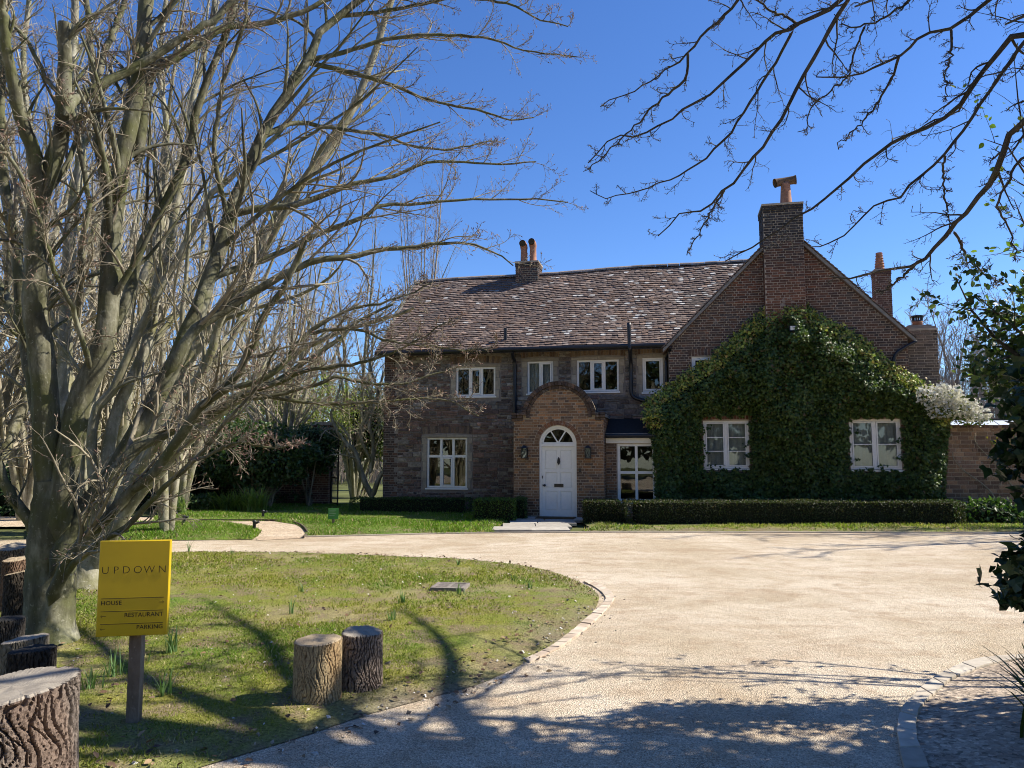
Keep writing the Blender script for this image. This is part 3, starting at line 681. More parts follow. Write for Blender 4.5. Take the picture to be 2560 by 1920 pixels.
for a, b in ((L0, L0 + st), (L1 - st, L1), (mid - .04, mid + .04)): dm.box(a, b, dy, dy + .045, Z0, Z1)
RZ = [(Z0, Z0 + .16), (.70, .79), (1.18, 1.26), (Z1 - .09, Z1)]
for z0_, z1_ in RZ:
    for a, b in ((L0 + st, mid - .04), (mid + .04, L1 - st)): dm.box(a, b, dy + .002, dy + .045, z0_, z1_)
door = dm.obj('door', MT['white'], house); door['label'] = 'white six-panel front door under the fanlight'
for k in range(3):
    for a, b in ((L0 + st, mid - .04), (mid + .04, L1 - st)):
        z0_, z1_ = RZ[k][1], RZ[k + 1][0]; p = MB(); g = .022
        P = [(a, dy + .022, z0_), (b, dy + .022, z0_), (b, dy + .022, z1_), (a, dy + .022, z1_), (a + g, dy + .010, z0_ + g), (b - g, dy + .010, z0_ + g), (b - g, dy + .010, z1_ - g), (a + g, dy + .010, z1_ - g)]
        p.add(P, [(0, 1, 5, 4), (1, 2, 6, 5), (2, 3, 7, 6), (3, 0, 4, 7), (4, 5, 6, 7)]); p.obj('panel', MT['white'], door)
lb = MB(); lb.box(mid - .12, mid + .12, dy - .008, dy + .001, .80, .885); lb.box(mid - .10, mid + .10, dy - .013, dy - .009, .815, .87); lb.obj('letter_plate', MT['black'], door)
kn = MB(); kn.tube([(L0 + .07, dy - .05, .845), (L0 + .07, dy - .03, .845), (L0 + .07, dy, .845)], [.032, .034, .015], 12); kn.obj('door_knob', MT['black'], door, True)
kl = MB(); kl.box(L0 + .012, L0 + .03, dy - .006, dy, .82, .87); kl.box(L0 - .02, L0 + .018, dy - .03, dy, 1.02, 1.09); kl.obj('lock', MT['black'], door)
kk = MB(); zc = 1.46; o_ = [(0, .12), (.03, .07), (.042, 0), (.03, -.05), (.0, -.10), (-.03, -.05), (-.042, 0), (-.03, .07)]
kk.add([(mid + u, dy - .004, zc + w) for u, w in o_] + [(mid + u * .6, dy - .03, zc + w * .8) for u, w in o_], [(i, (i + 1) % 8, 8 + (i + 1) % 8, 8 + i) for i in range(8)] + [tuple(range(8, 16))])
kk.tube([(mid + .03 * math.cos(t), dy - .04, zc - .02 + .035 * math.sin(t)) for t in np.linspace(0, 6.28, 14)], .008, 6); kk.obj('knocker', MT['black'], door)

# lean-to between porch and ivy
lt = MB(); LA0, LA1, LBk = PA1 + .02, 7.98, -1.0
backing(lt, front(LBk), lambda w: (LA0, LA1), [rect(*W7)], 0, 2.02, .02, .25)
lt = lt.obj('lean_to', MT['mortar'], house); lt['label'] = 'low brick lean-to with dark flat roof beside porch'
emit(lt, 'brick', bricks(front(LBk), lambda w: (LA0, LA1), [grow(W7, .02, .0, .2), lambda w: (LA0, LA1) if w > 1.93 else None], .01, 2.0, .0705, bt(ORANGE, .3), 48), MT['brick'], 60, 'brickwork')
MB().box(LA0, LA1, LBk - .03, LBk + .02, 1.935, 2.06).obj('fascia', MT['white'], lt)
rf = MB(); rf.add([(LA0, LBk - .12, 2.16), (LA1, LBk - .12, 2.16), (LA1, -.003, 2.62), (LA0, -.003, 2.62), (LA0, LBk - .12, 2.10), (LA1, LBk - .12, 2.10), (LA1, -.003, 2.56), (LA0, -.003, 2.56)], BOXF); rf.obj('lean_to_roof', MT['lead'], lt)
g = MB(); g.tube([(LA0, LBk - .14, 2.115), (LA1, LBk - .14, 2.115)], .05, 10); g.obj('gutter', MT['black'], lt); MB().box(LA0, LA1, LBk - .10, LBk - .04, 2.165, 2.19).obj('flashing', MT['board'], lt)

# gable wing
GB, GA0, GA1, APX, APZ, GZ0, GZ1 = -.4, 8.2, 14.1, 11.22, 7.50, 4.48, 4.56
def gable_i(w):
    l = GA0 if w < GZ0 else GA0 + (w - GZ0) / (APZ - GZ0) * (APX - GA0); rr = GA1 if w < GZ1 else GA1 - (w - GZ1) / (APZ - GZ1) * (GA1 - APX)
    return (l, rr) if rr > l else None
gw = MB(); backing(gw, front(GB), gable_i, [rect(*W5), rect(*W8), rect(*W9)], 0, 7.5, .02, .33)
gw.box(GA0, GA0 + .3, GB + .331, -.001, 0, GZ0); gw.box(GA1 - .3, GA1, GB + .331, 8, 0, GZ1 - .1)
gw = gw.obj('gable_wall', MT['mortar'], house); gw['label'] = 'dark brick gable wall above the ivy'
CH0, CH1 = 10.68, 11.66
def gable_t(u, w, r):
    c = DARKBR[r.integers(6)] * r.uniform(.75, 1.25)
    if w > 5.6 and abs(u - 11.2) < 1.4: c = c * np.array((1.25, .95, .82))
    return c
gb_ = bricks(front(GB), gable_i, [grow(W5, .01, .01, .2), grow(W8, .01, .01, .16), grow(W9, .01, .01, .16), rect(CH0, CH1, 2, 8)], .02, 7.45, .066, gable_t, 51)
vis = lambda p: (p[0][:, 2].mean() > 4.2 and p[3] > .009)
emit(gw, 'brick', gb_, MT['brick'], 300, 'brickwork', key=lambda i: 0 if vis(gb_[i]) else 1)
for i, (W, h) in enumerate(((W5, .18), (W8, .16), (W9, .12))): emit(gw, 'arch_brick', soldiers(front(GB), W[0] - .08, W[1] + .08, W[3] + .012, h, .02, int((W[1] - W[0] + .16) / .075), .012, bt(B((.17, .075, .045), (.14, .07, .05)) if i else DARKBR), 55 + i), MT['brick'], 30, 'x')
sdl = Pl((GA0, -.001, 0), (0, -1, 0), (0, 0, 1), (-1, 0, 0))
emit(gw, 'brick', bricks(sdl, lambda w: (0, .40), [], .02, GZ0, .066, bt(DARKBR), 52), MT['brick'], 0, 'side_brickwork')
sdr = Pl((GA1, GB, 0), (0, 1, 0), (0, 0, 1), (1, 0, 0))
emit(gw, 'brick', bricks(sdr, lambda w: (0, 5), [], .02, GZ1 - .1, .066, bt(DARKBR), 53), MT['brick'], 0, 'side_brickwork')

# roofs
RU0, EZ, EB, RB = -.12, 4.60, -.42, 3.0
def ridge_z(u): return 7.40 + .0165 * u + .02 * math.sin(u * 1.1)
def roof_pt(u, t, lift):                                   # t 0 eave .. 1 ridge
    sag = -.035 * math.sin(math.pi * t) * (1 + .5 * math.sin(u * .9)) + .012 * math.sin(u * 2.3 + t * 5)
    b = EB + (RB - EB) * t; z = EZ + .012 * math.sin(u * 1.4) + (ridge_z(u) - EZ) * t + sag
    return np.array((u, b - lift * .66, z + lift * .75))
rows_n = 38; r = np.random.default_rng(77); tiles = []
rb = MB()
for u in np.arange(RU0, 11.4, .4):
    u2 = min(u + .4, 11.4)
    P = [roof_pt(x, t, -.02) for x, t in ((u, 0), (u2, 0), (u2, 1), (u, 1))]; Q = [p - np.array((0, -.05, .07)) for p in P]; rb.add(P + Q, BOXF)
    P = [np.array((x, 2 * RB - roof_pt(x, t, -.02)[1], roof_pt(x, t, -.02)[2])) for x, t in ((u2, 0), (u, 0), (u, 1), (u2, 1))]; Q = [p - np.array((0, .05, .07)) for p in P]; rb.add(P + Q, BOXF)
roof = rb.obj('roof', plain('roof_underside', (.05, .04, .035), .9), house); roof['label'] = 'brown clay tiled roof patched with white lichen'
TB = B((.155, .112, .092), (.138, .103, .087), (.168, .118, .094), (.128, .098, .085), (.15, .115, .098), (.178, .12, .09))
lich = lambda u, t: .02 + .13 * max(0, math.sin(u * 1.25 - 1.2 + 1.4 * t) * math.sin(t * 6.5 + u * .8)) * (max(u, 0) / 9) ** 1.5 + (.05 if (u > 6.3 and .1 < t < .95) else 0)
for k in range(rows_n):
    t0, t1 = k / rows_n, (k + 1) / rows_n; off = (k % 2) * .083 + r.uniform(-.015, .015); amax = GA0 + .1 + (APX + .2 - GA0) * t0; u = RU0 + off - .1; dip = r.uniform(-.004, .004, 2)
    while u < amax:
        wd = .165 + r.uniform(-.008, .008); a, b = max(u + .002, RU0), u + wd - .002; u += wd
        if b - a < .04: continue
        l0 = .038 + r.uniform(-.006, .010) + dip[0]; l1 = .012; tt = t0 + r.uniform(-.12, .12) / rows_n; te = min(t1 + .35 / rows_n, 1.0); kick = r.uniform(-.006, .006)
        um = (a + b) / 2
        V = [roof_pt(a, tt, l0 - .022), roof_pt(b, tt + kick, l0 - .022), roof_pt(b, te, l1 - .012), roof_pt(a, te, l1 - .012), roof_pt(a, tt, l0), roof_pt(um, tt - .004, l0 + .006), roof_pt(b, tt + kick, l0), roof_pt(b, te, l1), roof_pt(a, te, l1), roof_pt(um, tt - .004, l0 - .018)]
        F = [(0, 9, 5, 4), (9, 1, 6, 5), (4, 5, 6, 7, 8), (1, 2, 7, 6), (3, 0, 4, 8)]
        c = TB[r.integers(6)] * r.uniform(.86, 1.12); tint = np.tile(c, (10, 1))
        if r.uniform() < lich(um, t0): tint[[[4, 5, 0, 9], [5, 6, 9, 1], [4, 5, 6, 9]][r.integers(3)]] = np.array((.60, .59, .55)) * r.uniform(.55, 1.1)
        elif r.uniform() < .18: tint[[4, 5, 6]] = c * 1.5 + np.array((.05, .05, .04))
        tiles.append((np.array(V), F, tint, b - a if um > 3.5 else 0))
tiles_key = sorted(range(len(tiles)), key=lambda i: abs(tiles[i][0][:, 0].mean() - 7.2) + .4 * abs(tiles[i][0][:, 2].mean() - 5.9)); rank = {i: k for k, i in enumerate(tiles_key)}
emit(roof, 'roof_tile', tiles, MT['tile'], 300, 'tiling', key=lambda i: rank[i])
for k in range(30):
    u0, u1 = RU0 + k * .378, RU0 + (k + 1) * .378 - .012; P = []
    for u in (u0, u1):
        c = np.array((u, RB, ridge_z(u) - .03 + r.uniform(-.006, .006)))
        P += [c + np.array((0, -.13 * math.cos(t), .115 * math.sin(t))) for t in np.linspace(.05, math.pi - .05, 7)]
    MB().add(P, [(i, 7 + i, 8 + i, i + 1) for i in range(6)] + [tuple(range(7)), tuple(range(13, 6, -1))], np.array((.26, .21, .17)) * r.uniform(.75, 1.3)).obj('ridge_tile', MT['tile'], roof)
vg = MB(); P = [roof_pt(RU0 - .02, t, .03) for t in (0, 1)]
for t in (0,):
    p, q = P; dn = np.array((0, 0, -.16)); sx = np.array((.05, 0, 0)); vg.add([p, p + sx, q + sx, q, p + dn, p + sx + dn, q + sx + dn, q + dn], BOXF, (.2, .2, .2))
vg.obj('bargeboard', MT['board'], roof)
gr = MB(); vis_t = []
for s, (fa, fz) in ((-1, (GA0 - .15, GZ0 - .13)), (1, (GA1 + .15, GZ1 - .13))):
    for n_ in range(1):
        p = np.array((fa, GB - .1, fz + .1)); q = np.array((APX, GB - .1, APZ + .13)); bk = np.array((0, 9.0, 0)); dn = np.array((0, 0, -.11))
        gr.add([p, q, q + bk, p + bk, p + dn, q + dn, q + bk + dn, p + bk + dn] if s > 0 else [q, p, p + bk, q + bk, q + dn, p + dn, p + bk + dn, q + bk + dn], BOXF, (.17, .12, .1))
groof = gr.obj('gable_roof', MT['tile'], house)
for s, (fa, fz) in ((-1, (GA0 - .15, GZ0 - .13)), (1, (GA1 + .15, GZ1 - .13))):
    p = np.array((fa, GB - .13, fz)); q = np.array((APX, GB - .13, APZ + .03)); up = np.array((0, 0, .10)); th_ = np.array((0, .028, 0)); v = [p, q, q + up, p + up]
    mb = MB(); mb.add([x for x in v] + [x + th_ for x in v], [(0, 1, 2, 3), (7, 6, 5, 4), (0, 4, 5, 1), (1, 5, 6, 2), (2, 6, 7, 3), (3, 7, 4, 0)]); mb.obj('bargeboard', MT['board'], groof)
    n = 34
    for k in range(n):                                      # verge tiles poking out above the board
        c0, c1 = p + (q - p) * k / n + up, p + (q - p) * (k + 1.25) / n + up; e = unit(c1 - c0); nn = np.array((-e[2], 0, e[0])) * (1 if s < 0 else -1)
        o = np.array((0, -.02 - r.uniform(0, .012), 0)); bk = np.array((0, .4, 0)); a_, b_ = nn * .045, nn * .022
        MB().add([c0 + o + nn * .028, c1 + o + nn * .004, c1 + bk + nn * .004, c0 + bk + nn * .028, c0 + o + a_, c1 + o + b_, c1 + bk + b_, c0 + bk + a_], BOXF, TB[r.integers(6)] * r.uniform(.8, 1.5)).obj('verge_tile', MT['tile'], groof)
# plain back and end walls, rooms
bw = MB(); bw.box(0, .3, .36, 5.9, 0, 4.55); bw.box(0, 8.5, 5.7, 6, 0, 4.6); bw.add([(0.02, .3, 4.55), (0.02, 5.7, 4.55), (.02, 3, 7.2), (.3, .3, 4.55), (.3, 5.7, 4.55), (.3, 3, 7.2)], [(0, 1, 2), (5, 4, 3), (0, 3, 4, 1), (1, 4, 5, 2), (2, 5, 3, 0)])
bw.obj('rear_wall', MT['mortar2'], house)
it = MB(); it.box(.35, 8.15, 2.2, 2.3, .05, 4.5); it.box(.35, 8.15, .4, 2.2, 2.55, 2.68); it.box(GA0 + .35, GA1 - .35, 1.6, 1.7, .05, 4.5); it.box(GA0 + .35, GA1 - .35, 0, 1.6, 2.75, 2.9); it.box(LA0, 8.1, -.1, -.02, .05, 2.0); it.box(DC - .8, DC + .8, -.5, -.45, .05, 2.5)
it.obj('interior', MT['room'], house)
# chimneys
def stack(a0, a1, b0, b1, z0, z1, tintf, label, seed, corb=.05, bonds='flemish'):
    mb = MB(); mb.box(a0, a1, b0, b1, z0, z1); mb.box(a0 - corb, a1 + corb, b0 - corb, b1 + corb, z1 - .002, z1 + .05)
    o = mb.obj('chimney', MT['mortar'], house); o['label'] = label; ps = []
    for pl, ln in ((front(b0), None), (Pl((a1, b0, 0), (0, 1, 0), (0, 0, 1), (1, 0, 0)), b1 - b0), (Pl((a0, b1, 0), (0, -1, 0), (0, 0, 1), (-1, 0, 0)), b1 - b0)):
        base = (lambda w: (a0, a1)) if ln is None else (lambda w, ln=ln: (0, ln))
        ps += bricks(pl, base, [], z0, z1, .068, tintf, seed, bond=bonds)
        ps += bricks(pl, base, [], z1 - .14, z1 - .005, .068, tintf, seed + 1, d=corb * .8)
    emit(o, 'brick', ps, MT['brick'], 0, 'brickwork'); return o
def soot(z0, z1):
    def f(u, w, r):
        k = np.clip((w - z0) / (z1 - z0) + r.normal(0, .18), 0, 1); c = np.array((.155, .07, .042)) * r.uniform(.6, 1.25); return c * (1 - k) + np.array((.035, .03, .028)) * r.uniform(.7, 1.8) * k
    return f
c1 = stack(CH0, CH1, -.72, .2, 3.0, 8.10, soot(5.9, 7.3), 'tall brick chimney, sooty above, rising from the gable', 81, .03)
pa = (CH0 + CH1) / 2 + .16; pb_ = -.26
p = MB(); p.tube([(pa, pb_, 8.1), (pa, pb_, 8.26), (pa, pb_, 8.30), (pa, pb_, 8.76), (pa, pb_, 8.84)], [.17, .165, .15, .12, .12], 16); p.obj('chimney_pot', MT['clay'], c1, True)
p = MB(); p.tube([(pa - .27, pb_ - .02, 8.84), (pa - .2, pb_, 8.86), (pa, pb_, 8.88), (pa + .2, pb_, 8.90), (pa + .27, pb_ - .02, 8.90)], [.125, .11, .105, .11, .125], 14, caps=False); p.tube([(pa - .2, pb_ - .01, 8.86), (pa + .2, pb_ - .01, 8.90)], .085, 12); p.obj('pot_cowl', MT['oldclay'], c1, True)
c2 = stack(3.40, 4.12, 2.62, 3.38, 7.0, 7.80, bt(B((.07, .05, .04), (.055, .045, .04), (.10, .06, .045))), 'short ridge chimney with two red pots', 83, .03)
for a, ztop in ((3.60, 8.40), (3.90, 8.44)):
    p = MB(); p.tube([(a, 3, 7.8), (a, 3, 7.9), (a, 3, 7.93), (a, 3, ztop - .1), (a, 3, ztop - .02), (a - .01, 2.97, ztop + .07), (a - .02, 2.90, ztop + .11), (a - .02, 2.82, ztop + .1)], [.14, .14, .115, .105, .12, .12, .11, .11], 14, caps=False); po = p.obj('chimney_pot', MT['clay'], c2, True)
    q = MB(); q.tube([(a - .02, 2.86, ztop + .11), (a - .02, 2.835, ztop + .1)], .092, 12); q.obj('pot_mouth', MT['black'], po)  # black disc added for the unlit hollow of the pot
c3 = stack(14.68, 15.14, 4.8, 5.3, 3.0, 7.5, bt(B((.12, .06, .042), (.09, .052, .04), (.14, .075, .05))), 'slim brick chimney behind the gable slope', 85, .03)
p = MB()
for k in range(6): p.tube([(14.88, 5.05, 7.6 + k * .085), (14.88, 5.05, 7.66 + k * .085), (14.88, 5.05, 7.685 + k * .085)], [.15 - k * .009, .135 - k * .009, .16 - k * .01], 12)
p.tube([(14.88, 5.05, 7.55), (14.88, 5.05, 8.13)], [.11, .1], 10); p.obj('chimney_pot', MT['clay'], c3)
c4 = stack(14.18, 14.86, -.15, .75, 0, 4.78, bt(B((.13, .10, .075), (.10, .08, .065), (.16, .12, .09))), 'stubby side chimney at the corner of the gable', 87, .02, 'stretcher')
p = MB(); p.box(14.16, 14.84, -.13, .73, 4.83, 4.89); p.box(14.24, 14.78, -.05, .65, 4.89, 4.94); p.obj('flaunching', MT['mortar2'], c4)
p = MB(); p.tube([(14.55, .3, 4.9), (14.55, .3, 5.04), (14.55, .3, 5.07)], [.13, .115, .135], 14); p.obj('chimney_pot', MT['clay'], c4, True)
p = MB(); p.tube([(14.55, .3, 5.07), (14.55, .3, 5.10)], .13, 14); p.tube([(14.55, .3, 5.2), (14.55, .3, 5.23)], .16, 14)
for k in range(6): t = k * math.pi / 3; p.box(14.55 + .11 * math.cos(t) - .018, 14.55 + .11 * math.cos(t) + .018, .3 + .11 * math.sin(t) - .018, .3 + .11 * math.sin(t) + .018, 5.1, 5.2)
p.obj('pot_cowl', MT['black'], c4)
# rainwater goods
g = MB(); g.tube([(u, EB - .07, EZ - .05 + .004 * u * .2) for u in (-.1, 4, GA0 - .05)], .06, 10); g.box(-.05, GA0 - .02, EB - .005, EB + .02, EZ - .13, EZ - .02); g.obj('gutter', MT['black'], house)
def pipe(pts, rad=.038):
    g = MB(); pts = np.array(pts); g.tube(smooth_line(pts, len(pts) * 6), rad, 10)
    for k in range(0, len(pts) - 1):
        if abs(pts[k + 1][2] - pts[k][2]) > .8: g.tube([pts[k + 1] * .7 + pts[k] * .3, pts[k + 1] * .7 + pts[k] * .3 + np.array((0, 0, .07))], rad * 1.35, 10)
    return g.obj('downpipe', MT['black'], house, True)
a1_ = hl(1112, 820, -.08)[0]; pipe([(a1_, EB - .05, EZ - .1), (a1_, -.3, EZ - .25), (a1_, -.08, EZ - .4), (a1_, -.08, 3.5), (a1_, -.08, 2.72)], .05)
a2_ = hl(1363, 800, -.15)[0]; z2 = hl(1363, 697, -.5)[1]; pipe([(a2_ - .02, -.5, z2), (a2_ - .01, -.5, EZ), (a2_, -.5, EZ - .15), (a2_, -.16, EZ - .5), (a2_, -.14, 3.6), (a2_ + .02, -.14, 3.25), (a2_ + .25, -.14, 3.12), (a2_ + .7, -.14, 3.02)], .052)
a3_ = GA0 - .07; pipe([(a3_ + .12, EB - .08, EZ - .1), (a3_ + .1, EB + .02, EZ - .2), (a3_, -.1, EZ - .38), (a3_, -.1, 3.9), (a3_, -.1, 2.7)], .04)
pipe([(GA1 + .18, -.5, GZ1 - .1), (GA1 - .1, -.5, GZ1 - .25), (GA1 - .35, -.48, GZ1 - .5), (GA1 - .35, -.48, 3.4)], .04)
a5 = hl(1090, 740, -.2)[0]; g = MB(); g.tube([(a5, -.1, EZ + .15), (a5, -.1, EZ + .62)], .05, 10); g.obj('vent_pipe', MT['black'], house)

# lanterns by the door, mat, floodlight
for i, x in enumerate((1133, 1270)):
    a, z = hl(x, 977, PB - .1); w = h2w(a, PB - .11, z); L = tag(empty('wall_lantern', w, -YAW), 'black glazed wall lantern %s of the white front door' % ('left', 'right')[i], 'lantern', 'lanterns on the porch')
    f = MB()
    for sx in (-1, 1):
        for sy in (-1, 1): f.box(sx * .07 - .008, sx * .07 + .008, sy * .06 - .008, sy * .06 + .008, -.14, .11)
    f.box(-.085, .085, -.075, .075, -.16, -.14); f.add([(-.09, -.08, .11), (.09, -.08, .11), (.09, .08, .11), (-.09, .08, .11), (-.035, -.03, .16), (.035, -.03, .16), (.035, .03, .16), (-.035, .03, .16)], BOXF); f.box(-.03, .03, -.025, .025, .16, .185); f.box(-.04, .04, .075, .11, -.08, .14); f.obj('frame', MT['black'], L)
    for sx, sy in ((0, -1), (-1, 0), (1, 0)):
        gq = MB()
        if sy: gq.box(-.062, .062, -.062, -.058, -.14, .11)
        else: gq.box(sx * .068 - .002, sx * .068 + .002, -.052, .052, -.14, .11)
        gq.obj('pane', MT['glass'], L)
    MB().box(-.06, .06, .052, .058, -.138, .108).obj('back_plate', plain('lantern_mirror', (.55, .55, .52), .35, .5), L)
    for t in (-1, 1): q = MB(); q.tube([(t * .055, -.066, -.135), (-t * .055, -.066, .105)], .004, 6); q.obj('cross_bar', MT['black'], L)
    c = MB(); c.tube([(0, 0, -.14), (0, 0, -.07), (0, 0, -.04)], [.014, .014, .008], 8); c.obj('candle_bulb', MT['white'], L)
dmw = h2w(DC, PB - .42, .045); m = MB(); m.box(-.48, .48, -.26, .26, .004, .026); o = m.obj('doormat', MT['brown']); o.location = dmw; o.rotation_euler = (0, 0, -YAW); tag(o, 'brown coir doormat below the white front door', 'doormat')
a, z = hl(1714, 710, -1.0); fl_ = tag(empty('floodlight', h2w(a, -1.02, z), -YAW), 'small white floodlight sunk in the top of the ivy', 'floodlight')
m = MB(); m.box(-.10, .10, -.06, .05, -.06, .07); m.box(-.02, .02, .05, .6, -.02, .02); m.obj('housing', MT['black'], fl_); MB().box(-.085, .085, -.066, -.061, -.045, .055).obj('lens', plain('lamp_lens', (.75, .74, .68), .3), fl_)
m = MB(); m.box(-.03, .03, -.035, 0, -.05, .05); o = m.obj('door_bell', MT['black']); a, z = hl(1253, 1016, PB - .01); o.location = h2w(a, PB - .012, z); o.rotation_euler = (0, 0, -YAW); tag(o, 'small black bell push on the brick right of the door', 'doorbell')
# ---------------------------------------------------------------- ivy, clematis, hedges, garden walls, shrubs
UP = np.array((0, 0, 1.0))
def vnoise(P, sc, seed):
    r = np.random.default_rng(seed); o = np.zeros(len(P))
    for k in range(10):
        d = unit(r.normal(size=3)); o += np.sin(P @ d * sc * r.uniform(.5, 2) + r.uniform(0, 6.28))
    return o / 4.5
IV = [(1393, 872), (1415, 850), (1440, 838), (1475, 812), (1500, 795), (1535, 775), (1565, 745), (1610, 708), (1655, 668), (1690, 654), (1715, 648), (1745, 658), (1775, 684), (1810, 698), (1850, 720), (1890, 752), (1930, 788), (1975, 812), (2015, 835), (2050, 880), (2062, 910), (2052, 960), (2047, 1098), (1418, 1098), (1410, 960), (1393, 905)]
IVP = np.array([hl(x, y, -.75) for x, y in IV])
ivy = tag(empty('ivy', h2w(11.2, -.45, 0), -YAW), 'thick dark green ivy covering the gable wall round two windows', 'ivy')
def ivy_thick(a, z):
    t = .32 + .42 * np.clip((z - 1.2) / 2.5, 0, 1) + .14 * np.sin(a * 2.7 + z * 1.3) + .08 * np.sin(a * 5.1 - z * 4.1)
    for W in (W8, W9):
        d = np.hypot(np.maximum(np.maximum(W[0] - a, a - W[1]), 0), np.maximum(np.maximum(W[2] - z, z - W[3]), 0)); t = np.minimum(t, .06 + .9 * d)
    d = dist_edge(IVP, a, z); return np.minimum(t, .16 + .9 * d)
def in_ivy(a, z, wob=True):
    q = inside(IVP, a, z)
    for W, m in ((W8, (.02, .02, .05, .10)), (W9, (.02, .02, .02, .03))):
        w = .035 * np.sin(a * 23 + z * 17) + .02 * np.sin(z * 41)
        q &= ~((a > W[0] - m[0] + w) & (a < W[1] + m[1] + w) & (z > W[2] - m[2] + w) & (z < W[3] + m[3] + w))
    return q
r = np.random.default_rng(101); off = np.array((11.2, -.45, 0))
ga, gz = np.meshgrid(np.arange(7.4, 15, .08), np.arange(.02, 5.8, .08)); shp = ga.shape; A_, Z_ = ga.ravel(), gz.ravel(); k = in_ivy(A_, Z_)
V = np.column_stack((A_, GB - .45 * ivy_thick(A_, Z_), Z_)) - off; idx = np.arange(A_.size).reshape(shp); kk = k.reshape(shp)
ok = kk[:-1, :-1] & kk[1:, :-1] & kk[:-1, 1:] & kk[1:, 1:]; F = np.stack((idx[:-1, :-1], idx[:-1, 1:], idx[1:, 1:], idx[1:, :-1]), -1)[ok]
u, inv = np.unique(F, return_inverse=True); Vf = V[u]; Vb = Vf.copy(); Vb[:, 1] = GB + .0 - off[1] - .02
n = len(u); ob('stems', mesh_np('stems', np.vstack((Vf, Vb)), [inv.reshape(-1, 4), inv.reshape(-1, 4)[:, ::-1] + n], (.05, .05, .03), True), MT['core'], ivy)  # not stems: dark slab added behind the leaves to block see-through
N = 44000; a, z = r.uniform(7.4, 15, N * 2), r.uniform(.02, 5.8, N * 2); k = in_ivy(a, z); a, z = a[k], z[k]; n = len(a)
ed = dist_edge(IVP, a, z); tk = ivy_thick(a, z) * (.86 + .22 * vnoise(np.column_stack((a, z, a)), 6, 4))
b = GB - tk * np.clip(r.uniform(.55, 1.12, n), 0, 1.15) - .02
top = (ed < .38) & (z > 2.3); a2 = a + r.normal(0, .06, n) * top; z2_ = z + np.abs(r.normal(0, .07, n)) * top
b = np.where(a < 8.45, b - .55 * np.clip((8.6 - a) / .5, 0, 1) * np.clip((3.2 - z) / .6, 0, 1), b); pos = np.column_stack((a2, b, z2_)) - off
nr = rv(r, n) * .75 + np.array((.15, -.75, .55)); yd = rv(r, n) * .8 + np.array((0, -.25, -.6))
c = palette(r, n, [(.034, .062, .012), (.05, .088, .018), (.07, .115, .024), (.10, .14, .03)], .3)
f = (top & (r.uniform(size=n) < .75)); c[f] = palette(r, f.sum(), [(.31, .36, .07), (.38, .38, .08), (.22, .29, .05), (.36, .28, .09)], .25)  # rim leaves paled: new growth, and the sunlit fringe painted into the tint
hb = (r.uniform(size=n) < .05); c[hb] = palette(r, hb.sum(), [(.09, .12, .03), (.11, .075, .03)], .3)
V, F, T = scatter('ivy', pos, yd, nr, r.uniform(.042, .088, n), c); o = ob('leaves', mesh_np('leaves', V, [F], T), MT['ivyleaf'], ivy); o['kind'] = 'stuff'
# stray shoots over the windows
sh = MB()
for (x, y) in ((1530, 925), (1528, 975), (1610, 960), (1612, 985), (1848, 930), (1940, 950), (1945, 985), (1850, 995), (1560, 1012), (1880, 1013), (1905, 1012), (1540, 1005), (1590, 1010)):
    a, z = hl(x, y, -.5); p0 = np.array((a, -.5, z)); m = 7
    for q in range(m):
        p = p0 + np.array((r.normal(0, .05), r.normal(0, .02), r.normal(0, .04))); V, F, T = scatter('ivy', p[None] - off, rv(r, 1) + np.array((0, 0, -.4)), rv(r, 1) + np.array((0, -1.2, .3)), np.array([r.uniform(.05, .085)]), np.array([(.03, .065, .018)])); sh.add(V, F, T)
sh.obj('leaves', MT['ivyleaf'], ivy)['kind'] = 'stuff'

